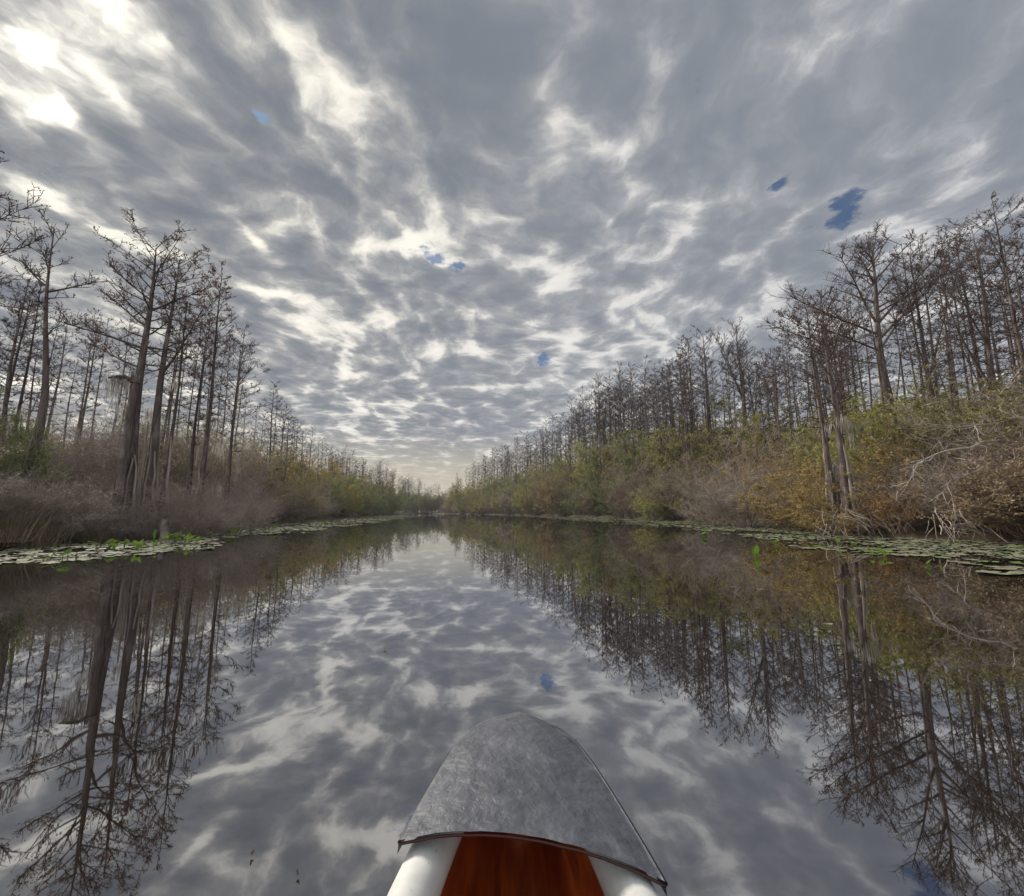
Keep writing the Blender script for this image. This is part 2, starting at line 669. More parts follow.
def cypress_meshes(seed, H=15.0, r0=.24, flare=1.9, cs=.40, bl=2.2, nb=34, subs=6, twigs=4, tip=.012, tuftp=.15, lean=(0, 0), sweep=0.0,
                   fork=0, flat=.5, wob=.10, roots=0, moss=0, up=.15, bs=4, big=(), rise=.7):
    """trunk, crown, tufts (and roots, moss) of one leafless cypress; foot at the origin"""
    R = random.Random(seed)
    trunk, crown, tufts, rootm, mosses = MB(), MB(), MB(), MB(), []
    n = 16
    ph1, ph2 = R.uniform(0, 6), R.uniform(0, 6)
    pts = []
    for i in range(n + 1):
        t = i / n
        e = t * (1 - t) * 4
        pts.append(Vector((lean[0] * t + sweep * e + wob * math.sin(t * 7 + ph1) * t * (1.2 - t), lean[1] * t + wob * math.sin(t * 6 + ph2) * t * (1.2 - t), H * t - .3 * (1 - t))))
    rads = [max(.02, r0 * ((1 - t) ** .85 * .92 + .06) * (1 + (flare - 1) * math.exp(-t * H / 1.1))) for t in [i / n for i in range(n + 1)]]
    fl = lambda t, a: 1 + .16 * math.exp(-t * H / 2.5) * math.cos(a * 5 + ph1) + .04 * math.cos(a * 3 + t * 9)
    trunk.tube(pts, rads, 12, flute=fl)
    leaders = [(pts, cs, 1.0, H)]
    for k in range(fork):
        t0 = R.uniform(cs * .85, cs * 1.3)
        q, td = at_t(pts, min(.9, t0))
        az = R.uniform(0, 6.28)
        L = (1 - t0) * H * R.uniform(.75, .98)
        fp = curve_pts(q, (Vector((math.cos(az) * .42, math.sin(az) * .42, 1))).normalized(), L, 8, .10, .05, R)
        fr = r0 * (1 - t0) * .68
        crown.tube(fp, [max(.02, fr * (1 - .88 * i / 8)) for i in range(9)], 6, cap=False)
        leaders.append((fp, .12, .75, L))
    for (lp, c0, sc, LH) in leaders:
        m = int(nb * (1 if sc == 1 else .6))
        for b in range(m):
            u = (b + R.random()) / m
            t = c0 + (1 - c0) * u ** .8
            q, td = at_t(lp, min(.995, t))
            az = b * 2.4 + R.uniform(-.6, .6)
            prof = (.55 + .45 * math.sin(min(1, u * 1.15) * math.pi * .8)) * (1 - (1 - flat) * u ** 2.2)
            L = bl * sc * prof * R.uniform(.6, 1.2)
            el = up + u * rise + R.uniform(-.25, .25)
            limb(crown, tufts, q, rot_dir(None, az, el), L, max(r0 * .20 * (1 - u * .65) * sc, tip * 1.6), R, subs, twigs, tip, tuftp * (.4 + u), bend=.035, sides=bs)
    for (t, az, el, L, rr) in big:
        q, td = at_t(pts, t)
        limb(crown, tufts, q, rot_dir(None, az, el), L, rr, R, subs * 3, twigs, tip, tuftp * 1.4, bend=.05, sides=6)
    for k in range(roots):
        az = k * 6.28 / roots + R.uniform(-.3, .3)
        z0 = R.uniform(1.5, 4.6)
        rr = max(.45, r0 * R.uniform(2.4, 5.0))
        p = [Vector((math.cos(az) * rr * f + pts[0].x, math.sin(az) * rr * f, z)) for f, z in ((r0 * .95 / rr, z0), (r0 * 1.15 / rr, z0 * .7), (r0 * 1.5 / rr + .06, z0 * .38), (.82, z0 * .14), (1.0, -.25))]
        p = [q + Vector((R.uniform(-.05, .05), R.uniform(-.05, .05), 0)) for q in p]
        w = R.uniform(.04, .085)
        q5 = []
        for i in range(4):
            q5 += [p[i].lerp(p[i + 1], f) + Vector((R.uniform(-.03, .03), R.uniform(-.03, .03), 0)) for f in (0, .5)]
        q5.append(p[4])
        rootm.tube(q5, [w * (.45 + .14 * i) for i in range(9)], 6)
    for k in range(moss):
        mossm = MB()
        mosses.append(mossm)
        t = R.uniform(cs * .55, cs * 1.25)
        q, _ = at_t(pts, t)
        az = R.uniform(0, 6.28)
        q = q + Vector((math.cos(az), math.sin(az), 0)) * R.uniform(.2, .9)
        for _ in range(16):
            a = q + Vector((R.gauss(0, .13), R.gauss(0, .13), R.gauss(0, .08)))
            mossm.leaf(a, Vector((R.gauss(0, .06), R.gauss(0, .06), -1)).normalized(), Vector((R.gauss(0, 1), R.gauss(0, 1), 0)), R.uniform(.3, 1.1), R.uniform(.03, .07))
    top = max(p.z for p in crown.v)
    for b in [trunk, crown, tufts] + mosses:
        for p in b.v:
            if p.z > 3:
                p.z = 3 + (p.z - 3) * (H - 3) / (top - 3)
    out = {'trunk': trunk.mesh('trunk', True), 'crown': crown.mesh('crown'), 'tufts': tufts.mesh('foliage')}
    if roots:
        out['roots'] = rootm.mesh('buttress_roots', True)
    if moss:
        out['moss'] = [b.mesh('hanging_moss') for b in mosses]
    return out


def plant_cypress(ms, label, X, Y, rz=0.0, sc=1.0, group=None, bark='bark', cat='tree', twig='crown_twig', name='cypress_tree'):
    t = thing(name, label, cat, (X, Y, max(-.05, ground_z(X, Y)) - .05), rz, group, sc)
    obj('trunk', ms['trunk'], M[bark], t)
    obj('crown', ms['crown'], M[twig], t)
    if len(ms['tufts'].polygons):
        obj('foliage', ms['tufts'], M['tuft'], t)
    if 'roots' in ms:
        obj('buttress_roots', ms['roots'], M['pale_wood'], t)
    if 'moss' in ms:
        for me in ms['moss']:
            obj('hanging_moss', me, M['moss'], t)
    return t


# ------------------------------------------------------------------ shrubs
def shrub_meshes(seed, H, Wd, stems=16, subs=6, twigs=5, leaves=8, ls=.10, tip=.009, spread=.5, arch=-.05, clump=.25, low=.2):
    R = random.Random(seed)
    br, lf = MB(), MB()
    for s in range(stems):
        az = s * 2.4 + R.uniform(-.5, .5)
        k = R.random()
        p0 = Vector((math.cos(az), math.sin(az), 0)) * Wd * .20 * R.random() + Vector((0, 0, -.15))
        el = 1.45 - k * spread
        L = H * R.uniform(.72, 1.08) * (1 - .28 * k)
        pts = curve_pts(p0, rot_dir(None, az, el), L, 7, arch * (.3 + k), .13, R)
        r = .010 * H * R.uniform(.35, .7) + .006
        br.tube(pts, [r * (1 - .8 * i / 7) for i in range(8)], 4, cap=False)
        for b in range(subs):
            t = low + (1 - low) * (b + R.random()) / subs
            q, td = at_t(pts, min(.99, t))
            bd = (td * .5 + rot_dir(None, R.uniform(0, 6.28), R.uniform(-.3, .8)) * .95).normalized()
            bL = Wd * R.uniform(.16, .42)
            bp = curve_pts(q, bd, bL, 3, .02, .2, R)
            b0 = max(r * .35, tip * 1.2)
            br.tube(bp, [b0, b0 * .8, b0 * .6, b0 * .4], 3, cap=False)
            dens = R.choice((.1, .4, 1.0, 1.9))
            for w in range(twigs):
                q2, td2 = at_t(bp, R.uniform(.15, 1))
                wd = (td2 * .7 + rot_dir(None, R.uniform(0, 6.28), R.uniform(-.6, 1))).normalized()
                wL = bL * R.uniform(.3, .75)
                wp = curve_pts(q2, wd, wL, 2, .0, .22, R)
                br.tube(wp, [tip, tip * .75, tip * .45], 3, cap=False)
                for _ in range(int(leaves * dens + R.random())):
                    q3, td3 = at_t(wp, R.uniform(.2, 1))
                    d = (td3 * .5 + rot_dir(None, R.uniform(0, 6.28), R.uniform(-.8, .9))).normalized()
                    nn = Vector((R.gauss(0, .7), R.gauss(0, .7), 1)).normalized()
                    off = Vector((R.gauss(0, 1), R.gauss(0, 1), R.gauss(0, .7))) * clump * .35
                    lf.leaf(q3 + off * R.random(), d, nn, ls * R.uniform(.7, 1.3), ls * R.uniform(.35, .6))
    zs = sorted(p.z for p in (lf.v if len(lf.v) > 400 else br.v))
    k = H / zs[int(len(zs) * .985)]
    for p in br.v + lf.v:
        p.z *= k
    return {'branches': br.mesh('branches'), 'foliage': lf.mesh('foliage')}


def plant_shrub(ms, label, X, Y, leaf, twig='twig_gray', rz=0.0, sc=1.0, group=None, cat='shrub', name='shrub'):
    t = thing(name, label, cat, (X, Y, max(0, ground_z(X, Y)) - .03), rz, group, sc)
    obj('branches', ms['branches'], M[twig], t)
    if leaf and len(ms['foliage'].polygons):
        obj('foliage', ms['foliage'], M[leaf], t)
    return t


def solve_y(px, off, side):
    """depth at which a line off metres behind the waterline is seen at px"""
    best = None
    y = 7.0
    while y < 245:
        X = interp(XR, y) + off if side > 0 else interp(XL, y) - off
        e = abs(px_of(X, y) - px)
        if best is None or e < best[0]:
            best = (e, y, X)
        y *= 1.012
    return best


def profile(tab, x):
    if x <= tab[0][0]:
        return tab[0][1]
    for (a, p), (b, q) in zip(tab, tab[1:]):
        if x <= b:
            return p + (q - p) * (x - a) / (b - a)
    return tab[-1][1]


# heights of the tree tops and of the thicket, read along each bank
TOP_R = [(446, 487), (455, 480), (470, 463), (490, 447), (510, 430), (530, 431), (545, 413), (560, 410), (575, 396), (600, 386), (620, 376), (645, 362), (665, 374),
         (690, 348), (710, 326), (745, 322), (770, 335), (800, 310), (830, 290), (860, 275), (890, 245), (930, 232), (960, 228), (1000, 218), (1060, 205), (1200, 190)]
TOP_L = [(-200, 190), (0, 260), (30, 300), (100, 300), (150, 300), (200, 300), (240, 340), (265, 388), (290, 413), (310, 432), (330, 453), (360, 460), (380, 464), (400, 472), (430, 482), (446, 488)]
SHR_R = [(446, 495), (450, 492), (480, 484), (500, 473), (550, 460), (600, 446), (650, 435), (700, 428), (750, 428), (800, 424), (850, 434), (900, 412), (950, 396), (1000, 384), (1060, 380), (1200, 370)]
SHR_L = [(-200, 425), (0, 438), (60, 440), (100, 436), (150, 434), (200, 436), (240, 450), (280, 460), (300, 464), (330, 470), (360, 479), (400, 490), (440, 498)]

RNG = random.Random(11)

# --- thin cypress of the rows, shared meshes
thin = [cypress_meshes(100 + i, H=15, r0=R_[0], cs=R_[1], bl=R_[2], nb=R_[3], subs=7, twigs=4, tip=.011, tuftp=.05, lean=(RNG.uniform(-.5, .5), RNG.uniform(-.4, .4)),
                       fork=R_[4], flat=R_[5], wob=.25, up=.02, rise=.45)
        for i, R_ in enumerate([(.14, .34, 1.15, 50, 0, .6), (.16, .40, 1.35, 46, 0, .9), (.12, .30, 1.0, 52, 0, .6), (.17, .38, 1.6, 40, 0, 1.0), (.13, .45, 1.3, 40, 0, 1.1),
                                (.15, .33, 1.4, 48, 1, .8), (.11, .38, 0.95, 48, 0, .7), (.18, .45, 1.8, 38, 2, 1.1)])]


def rows(side, px0, px1, n, offs, top, label, group, hmin=8, hmax=27, drop=(0, 40), bark='bark', rng=None, variants=None, fat=1.0):
    R = rng or RNG
    for i in range(n):
        px = px0 + (px1 - px0) * (i + R.uniform(.1, .9)) / n
        off = R.uniform(*offs)
        e, Y, X = solve_y(px, off, side)
        if e > 6:
            continue
        py = profile(top, px) + R.uniform(*drop) * (0.35 + 0.65 * R.random())
        h = min(hmax, max(hmin, z_at(py, Y)))
        s = h / 15.0
        ms = thin[R.choice(variants) if variants else R.randrange(len(thin))]
        w = (.8 + .25 * R.random()) * (s ** .5) * fat
        plant_cypress(ms, label, X, Y, R.uniform(0, 6.28), (w, w, s), group, bark)


rows(1, 448, 545, 60, (1.5, 22), TOP_R, 'slim bare cypress at the far end of the right-hand tree line', 'far cypress trees at the end of the right bank', drop=(-8, 12), fat=1.35)
rows(1, 540, 700, 84, (1.5, 16), TOP_R, 'straight bare cypress in the dense middle row above green thicket on the right bank', 'dense row of cypress trees midway along the right bank', drop=(-16, 18), fat=1.1)
rows(1, 700, 880, 34, (2.5, 22), TOP_R, 'thin bare cypress behind the ochre and gray bushes of the right bank', 'cypress trees behind the ochre bushes', drop=(15, 75))
rows(1, 880, 1130, 22, (4, 24), TOP_R, 'thin bare cypress behind the brown thicket at the right edge', 'cypress trees behind the near right thicket', drop=(15, 110))
rows(-1, -120, 130, 17, (2.5, 20), TOP_L, 'thin bare cypress behind the gray thicket near the left edge', 'cypress trees behind the near left thicket', drop=(0, 110), hmin=5, fat=.8)
rows(-1, 150, 275, 15, (2, 18), TOP_L, 'thin bare cypress right of the tall moss-hung cypress on the left bank', 'cypress trees midway along the left bank', drop=(0, 80), hmin=5, fat=.8)
rows(-1, 262, 335, 18, (2, 14), TOP_L, 'slim bare cypress standing clear above olive bushes on the left bank', 'slim cypress trees above the olive bushes', drop=(-4, 22), variants=[0, 2, 4, 6], hmin=6, fat=1.25)
rows(-1, 325, 446, 60, (1.5, 16), TOP_L, 'small distant bare cypress in the far left tree line', 'far cypress trees at the end of the left bank', drop=(-8, 12), hmin=6, fat=1.3)
def far_row(n, seed):
    R = random.Random(seed)
    for i in range(n):
        px = 402 + 56 * (i + R.random()) / n
        Y = R.uniform(266, 300)
        h = z_at(profile([(400, 472), (430, 481), (446, 487), (458, 478)], px) + R.uniform(0, 9), Y)
        plant_cypress(thin[R.randrange(len(thin))], 'tiny faded cypress closing off the channel at its far bend', x_at(px, Y), Y, R.uniform(0, 6.28), (1.4, 1.4, h / 15), 'cypress trees at the far bend', 'bark')


far_row(26, 3)

# ------------------------------------------------------------------ cypress one can tell apart
def hero(label, px, Y, top, seed, name='cypress_tree', bark='bark', twig='crown_twig', group=None, **kw):
    X = x_at(px, Y)
    H = z_at(top, Y)
    ms = cypress_meshes(seed, H=H, **kw)
    return plant_cypress(ms, label, X, Y, 0, 1, group, bark, twig=twig, name=name)


# left bank
hero('bare cypress cut by the left edge of the photo with long limbs reaching right', -108, 13.0, 165, 1, r0=.20, cs=.45, bl=2.0, nb=14, subs=5, twigs=4, tip=.011,
     tuftp=.25, lean=(.5, 0), flat=.9, big=((.72, .1, .35, 2.6, .022), (.60, -.3, .2, 2.4, .02), (.84, .3, .5, 2.2, .02)))
hero('crooked slender cypress with an S-bent trunk and a thin antler-like top near the left edge', 12, 15.5, 226, 2, r0=.16, cs=.62, bl=1.6, nb=11, subs=5, twigs=4, tip=.011,
     tuftp=.10, lean=(-.35, 0), sweep=.30, flat=.8, wob=.32, flare=2.3, roots=4, big=((.80, 2.9, .55, 2.2, .045), (.78, .3, .4, 1.8, .04), (.86, 2.6, .8, 1.5, .03)))
hero('tallest cypress on the left bank, pale flared base, wide crown dotted with brown tufts', 122, 16.6, 226, 3, r0=.25, cs=.55, bl=2.0, nb=27, subs=6, twigs=5, tip=.010,
     tuftp=.5, lean=(-.2, 0), flat=1.1, flare=2.5, roots=8, moss=3, wob=.16,
     big=((.62, 3.3, .45, 3.2, .06), (.70, 2.9, .55, 3.0, .05), (.55, 3.0, .35, 2.6, .05), (.76, .2, .6, 2.2, .05), (.80, 3.6, .75, 2.0, .04)))
hero('second thick cypress twined close beside the tallest one on the left bank', 141, 17.4, 236, 4, r0=.20, cs=.54, bl=1.8, nb=28, subs=6, twigs=5, tip=.010,
     tuftp=.45, lean=(.15, 0), flat=1.1, flare=2.3, roots=6, moss=2, wob=.14, fork=1)
hero('thin pale cypress rising just right of the twined pair', 158, 18.2, 292, 5, r0=.10, cs=.45, bl=1.1, nb=26, tip=.009, tuftp=.25, lean=(.1, 0), roots=3, flare=2.0)
hero('bare cypress with a sharp spire top right of the twined pair on the left bank', 196, 19.5, 262, 6, r0=.13, cs=.40, bl=1.6, nb=40, subs=7, tip=.010, tuftp=.35, flat=.45, lean=(-.05, 0), flare=2.0, roots=3, moss=2)
hero('dark thin cypress leaning against the spire-topped one on the left bank', 184, 20.5, 318, 7, r0=.11, cs=.40, bl=1.4, nb=32, subs=7, tip=.010, tuftp=.3, flat=.9, bark='bark_dark')
hero('round-headed cypress with level side branches standing at the right end of the near left group', 223, 23.0, 334, 8, r0=.12, cs=.42, bl=2.0, nb=34, subs=6, tip=.010, tuftp=.3, flat=1.0, moss=3)
hero('straight thin cypress between the crooked one and the twined pair, far back', 66, 22.0, 322, 9, r0=.10, cs=.48, bl=1.3, nb=26, tip=.010, tuftp=.2)
hero('slim dark cypress left of the crooked one with short level twigs', -2, 20.0, 284, 10, r0=.10, cs=.45, bl=1.3, nb=24, tip=.011, tuftp=.1, bark='bark_dark')

# right bank
hero('broad spreading cypress with a forked vase-shaped crown on the right bank', 911, 27.0, 222, 21, r0=.40, cs=.74, bl=3.0, nb=12, subs=8, twigs=5, tip=.012, tuftp=.35, lean=(-.3, 0), flat=1.2, up=.5, wob=.5, bs=5,
     fork=2, big=((.60, 3.2, .30, 5.6, .075), (.55, 2.9, .15, 4.6, .05), (.66, 2.8, .60, 6.4, .09), (.64, .15, .70, 8.2, .11), (.70, .0, .80, 7.4, .10), (.70, 3.4, .85, 6.0, .08), (.60, .3, .90, 7.4, .09), (.74, -.2, .55, 6.0, .07)))
hero('front cypress of the close pair beside the ochre bush, gnarled pale base showing', 852, 20.6, 284, 22, r0=.22, cs=.42, bl=2.1, nb=32, subs=5, twigs=5, tip=.010, tuftp=.4, lean=(-.25, 0), flat=1.2, flare=2.4, roots=10, moss=5, wob=.22)
hero('rear cypress of the close pair beside the ochre bush, many level branches to the left', 838, 21.6, 290, 23, r0=.18, cs=.42, bl=2.1, nb=34, subs=6, twigs=5, tip=.011, tuftp=.4, lean=(-.4, 0), flat=1.2, flare=2.2, roots=5, wob=.18,
     big=((.86, 3.1, .3, 2.4, .03), (.90, 3.3, .35, 2.0, .03)))
hero('tall cypress right of the spreading one with a thickened knotty mid trunk', 950, 29.0, 240, 24, r0=.25, cs=.55, bl=2.5, nb=28, subs=6, twigs=4, tip=.012, tuftp=.3, flat=1.1, up=.15, fork=1, bark='bark_dark')
hero('slender cypress with many fine level branches behind the yellow-green shrub', 976, 30.0, 262, 25, r0=.17, cs=.36, bl=2.1, nb=44, subs=5, tip=.012, tuftp=.2, flat=.8)
hero('dark straight cypress third from the right edge of the photo', 1004, 25.0, 226, 26, r0=.19, cs=.45, bl=2.1, nb=36, subs=6, tip=.012, tuftp=.45, flat=1.0, bark='bark_dark')
hero('thin cypress with long drooping twigs second from the right edge of the photo', 1026, 27.0, 240, 27, r0=.15, cs=.36, bl=2.0, nb=40, subs=5, tip=.012, tuftp=.3, flat=.8)
hero('dark trunked cypress cut by the right edge of the photo', 1052, 22.0, 206, 28, r0=.22, cs=.48, bl=2.2, nb=34, subs=6, tip=.012, tuftp=.5, flat=1.0, bark='bark_dark')
hero('stout branching cypress with a candelabra crown in the middle of the right bank', 752, 48.0, 316, 29, r0=.36, cs=.50, bl=3.0, nb=28, subs=5, twigs=4, tip=.017, tuftp=.25, flat=1.0, up=.5, fork=3, wob=.3)
hero('tall twin-topped cypress just left of the candelabra one', 716, 50.0, 326, 30, r0=.30, cs=.42, bl=2.7, nb=44, subs=7, tip=.016, tuftp=.15, flat=.8, fork=1)
hero('leaning cypress with tufted crown right of the candelabra one', 782, 42.0, 345, 31, r0=.26, cs=.42, bl=2.7, nb=40, subs=7, tip=.015, tuftp=.5, flat=1.0, lean=(.8, 0), fork=1)

# small evergreen clump caught in the twin-topped tree
def leafy_clump(label, X, Y, Z, r, leaf, seed, name='mistletoe', cat='plant'):
    R = random.Random(seed)
    lf, br = MB(), MB()
    for k in range(26):
        v = Vector((R.gauss(0, 1), R.gauss(0, 1), R.gauss(0, 1))).normalized()
        p = curve_pts(Vector((0, 0, 0)), v, r * R.uniform(.6, 1.1), 3, .02, .2, R)
        br.tube(p, [.03, .025, .02, .012], 3, cap=False)
        for _ in range(26):
            q, td = at_t(p, R.uniform(.3, 1))
            o = Vector((R.gauss(0, 1), R.gauss(0, 1), R.gauss(0, 1))) * r * .16
            lf.leaf(q + o, v, Vector((R.gauss(0, 1), R.gauss(0, 1), 1)), R.uniform(.12, .26), R.uniform(.08, .14))
    t = thing(name, label, cat, (X, Y, Z))
    obj('stems', br, M['twig_brown'], t)
    obj('foliage', lf, M[leaf], t)


leafy_clump('green leafy clump growing on the trunks of the tall twin-topped cypress', x_at(720, 49, 10), 49.3, z_at(404, 49.3), 1.5, 'green', 5)

# broken snag and branch stub hung with moss, left bank
def snag():
    X, Y = x_at(112, 16.0), 16.0
    H = z_at(378, Y)
    t = thing('dead_snag', 'broken-off dead trunk with jagged top leaning against the tallest left cypress', 'dead tree', (X, Y, ground_z(X, Y)))
    R = random.Random(8)
    b = MB()
    top = Vector((x_at(132, Y, H) - X, .15, H))
    pts = [Vector((0, 0, -.3)).lerp(top, i / 9) + Vector((R.uniform(-.03, .03), 0, 0)) for i in range(10)]
    b.tube(pts, [.30, .25, .20, .175, .16, .15, .145, .14, .135, .12], 11, flute=lambda u, a: 1 + .10 * math.cos(a * 4 + u * 2))
    for k in range(9):
        a = k * .7
        p = top + Vector((math.cos(a) * .12, math.sin(a) * .12, -.1))
        b.tube([p, p + Vector((R.uniform(-.04, .04), 0, R.uniform(.15, .45)))], [.06, .012], 4)
    obj('trunk', b, M['bark'], t)
    s = MB()
    p0 = top + Vector((0, 0, -.1))
    sp = [p0, p0 + Vector((-.30, -.1, .20)), p0 + Vector((-.62, -.1, .22)), p0 + Vector((-.92, -.15, .16))]
    s.tube(sp, [.10, .08, .06, .03], 6)
    obj('branch_stub', s, M['bark_dark'], t)
    mo = MB()
    for k in range(120):
        q, _ = at_t(sp, min(.99, .25 + .75 * R.random() ** .8))
        mo.leaf(q + Vector((R.gauss(0, .06), R.gauss(0, .06), 0)), Vector((R.gauss(0, .05), R.gauss(0, .05), -1)).normalized(), Vector((R.gauss(0, 1), R.gauss(0, 1), 0)), .15 + 1.1 * R.random() ** 2.2, R.uniform(.015, .05))
    obj('hanging_moss', mo, M['moss'], t)


snag()


def stump(label, px, Y, h, r, seed):
    X = x_at(px, Y)
    R = random.Random(seed)
    b = MB()
    H = h
    pts = [Vector((.06 * math.sin(i), 0, -.3 + (H + .3) * i / 6)) for i in range(7)]
    b.tube(pts, [r * k for k in (1.9, 1.5, 1.2, 1.05, 1.0, .92, .7)], 12, flute=lambda u, a: 1 + .2 * math.cos(a * 5 + seed) * (1 - u * .6))
    t = thing('tree_stump', label, 'stump', (X, Y, 0))
    obj('trunk', b, M['pale_wood'], t)
    c = MB()
    for k in range(8):
        a = k * .8
        p = pts[-1] + Vector((math.cos(a) * r * .5, math.sin(a) * r * .5, -.06))
        c.tube([p, p + Vector((0, 0, R.uniform(.08, .35)))], [r * .25, .01], 4)
    obj('splinters', c, M['bark'], t)


stump('pale broken stump at the foot of the twined cypress pair on the left bank', 163, 16.4, .75, .14, 3)
# ------------------------------------------------------------------ thickets of both banks
SB = {
    'small': [shrub_meshes(200 + i, 2.0, 2.2, stems=15, subs=6, twigs=5, leaves=9, ls=.095, tip=.006, spread=.9, arch=-.09) for i in range(3)],
    'bush': [shrub_meshes(210 + i, 4.0, 3.6, stems=18, subs=7, twigs=5, leaves=14, ls=.135, tip=.008, spread=.75, arch=-.06) for i in range(4)],
    'tall': [shrub_meshes(220 + i, 8.0, 4.6, stems=16, subs=9, twigs=5, leaves=13, ls=.19, tip=.011, spread=.42, arch=-.03, low=.22) for i in range(4)],
    'twiggy': [shrub_meshes(230 + i, 3.2, 3.2, stems=30, subs=9, twigs=9, leaves=.7, ls=.07, tip=.0055, spread=.85, arch=-.06, low=.2) for i in range(3)],
    'sparse': [shrub_meshes(240 + i, 5.5, 3.8, stems=20, subs=9, twigs=6, leaves=3.2, ls=.12, tip=.008, spread=.55, arch=-.03, low=.15) for i in range(3)],
}
BASEH = {'small': 2.0, 'bush': 4.0, 'tall': 8.0, 'twiggy': 3.2, 'sparse': 5.5}


def thicket(side, px0, px1, n, offs, frac, kinds, label, group, seed, hmax=14, hmin=.8):
    R = random.Random(seed)
    tab = SHR_R if side > 0 else SHR_L
    for i in range(n):
        px = px0 + (px1 - px0) * (i + R.random()) / n
        e, Y, X = solve_y(px, R.uniform(*offs), side)
        if e > 8:
            continue
        base = 512 + 430 / Y
        py = base + (profile(tab, px) - base) * R.uniform(*frac)
        h = max(hmin, min(hmax, z_at(py, Y)))
        k, leaf, twig = R.choice(kinds)
        s = h / BASEH[k]
        w = s ** .6 * R.uniform(.85, 1.15) if k != 'tall' else max(.75, s) * R.uniform(.85, 1.1)
        lb = label[leaf] if isinstance(label, dict) else label
        gp = group[leaf] if isinstance(group, dict) else group
        plant_shrub(R.choice(SB[k]), lb, X, Y, leaf, twig, R.uniform(0, 6.28), (w, w, s), gp)


def kinds(text):
    return [tuple(a.split('/')) for a in text.split()]


def zone(side, px0, px1, where, back, front, nb, nf, seed, offb=(3, 9), offf=(.8, 2.6), fb=(.88, 1.10), ff=(.38, .72)):
    """a back row of tall shrubs and a front row at the water, one label per leaf colour"""
    cols = {'olive': 'dull olive', 'yellowgreen': 'yellow-green', 'ochre': 'ochre-brown', 'rust': 'rusty orange', 'green': 'leafy green', 'darkgreen': 'dark green', 'brown': 'withered brown', 'mauve': 'gray-brown twiggy'}
    for part, ks, n, off, fr, sd in (('back row', kinds(back), nb, offb, fb, 0), ('low front row', kinds(front), nf, offf, ff, 1)):
        lb = {c: '%s shrub, %s %s' % (cols[c], part, where) for _, c, _ in ks}
        gp = {c: '%s shrubs, %s %s' % (cols[c], part, where) for _, c, _ in ks}
        thicket(side, px0, px1, n, off, fr, ks, lb, gp, seed * 10 + sd)


# right bank from the far end to the near edge
zone(1, 447, 540, 'at the far end of the right bank', 'tall/olive/twig_gray tall/olive/twig_gray tall/yellowgreen/twig_gray tall/green/twig', 'bush/olive/twig_gray bush/yellowgreen/twig bush/darkgreen/twig bush/mauve/twig', 26, 26, 1, offb=(3, 12), offf=(.3, 3))
zone(1, 538, 640, 'left of the yellow bush on the right bank', 'tall/olive/twig_gray tall/green/twig_gray tall/yellowgreen/twig sparse/mauve/twig tall/olive/twig', 'sparse/mauve/twig bush/darkgreen/twig sparse/brown/twig_gray bush/olive/twig', 20, 20, 2, offb=(3, 11), offf=(.3, 3))
zone(1, 636, 745, 'right of the yellow bush on the right bank', 'tall/olive/twig_gray tall/yellowgreen/twig tall/yellowgreen/twig_gray sparse/mauve/twig', 'sparse/brown/twig sparse/mauve/twig_gray twiggy/mauve/twig_gray bush/olive/twig', 15, 16, 3, offb=(3, 10))
zone(1, 740, 850, 'around the ochre bush on the right bank', 'tall/olive/twig_gray tall/yellowgreen/twig sparse/mauve/twig_gray', 'bush/ochre/twig_brown sparse/brown/twig_brown twiggy/mauve/twig', 10, 12, 4, offb=(3.5, 9))
zone(1, 850, 935, 'between the close cypress pair and dead limbs', 'tall/yellowgreen/twig_gray tall/yellowgreen/twig tall/olive/twig', 'bush/ochre/twig_brown bush/brown/twig_brown small/ochre/twig_brown twiggy/mauve/twig', 9, 10, 5, offb=(3, 9))
zone(1, 930, 1150, 'under the dead limbs at the right edge', 'sparse/mauve/twig_gray tall/olive/twig tall/yellowgreen/twig_gray sparse/brown/twig_gray', 'sparse/brown/twig_brown twiggy/mauve/twig_gray twiggy/mauve/twig bush/brown/twig_brown', 16, 15, 6, offb=(3, 10), fb=(.76, .98), ff=(.3, .6))
# left bank
zone(-1, -180, 110, 'left of the twined cypress pair', 'sparse/mauve/twig twiggy/mauve/twig sparse/mauve/twig_gray sparse/brown/twig', 'twiggy/mauve/twig twiggy/mauve/twig_gray sparse/mauve/twig', 24, 20, 7, offb=(3, 10), offf=(.2, 1.9), ff=(.28, .6))
zone(-1, 110, 235, 'behind the twined cypress pair', 'sparse/mauve/twig sparse/mauve/twig_gray sparse/olive/twig twiggy/mauve/twig', 'twiggy/mauve/twig_gray twiggy/mauve/twig sparse/mauve/twig', 16, 13, 8, offb=(3, 9), offf=(.4, 2.0), ff=(.25, .5))
zone(-1, 232, 330, 'right of the near left cypress group', 'tall/olive/twig bush/olive/twig_brown sparse/brown/twig bush/ochre/twig', 'twiggy/mauve/twig twiggy/mauve/twig_gray sparse/mauve/twig bush/olive/twig', 15, 15, 9, offb=(3, 9), offf=(.4, 2.5), ff=(.4, .7))
zone(-1, 326, 446, 'at the far end of the left bank', 'tall/olive/twig_gray tall/green/twig tall/olive/twig', 'bush/olive/twig_gray bush/green/twig bush/darkgreen/twig', 30, 30, 10, offb=(3, 11), offf=(.3, 3), ff=(.45, .8))

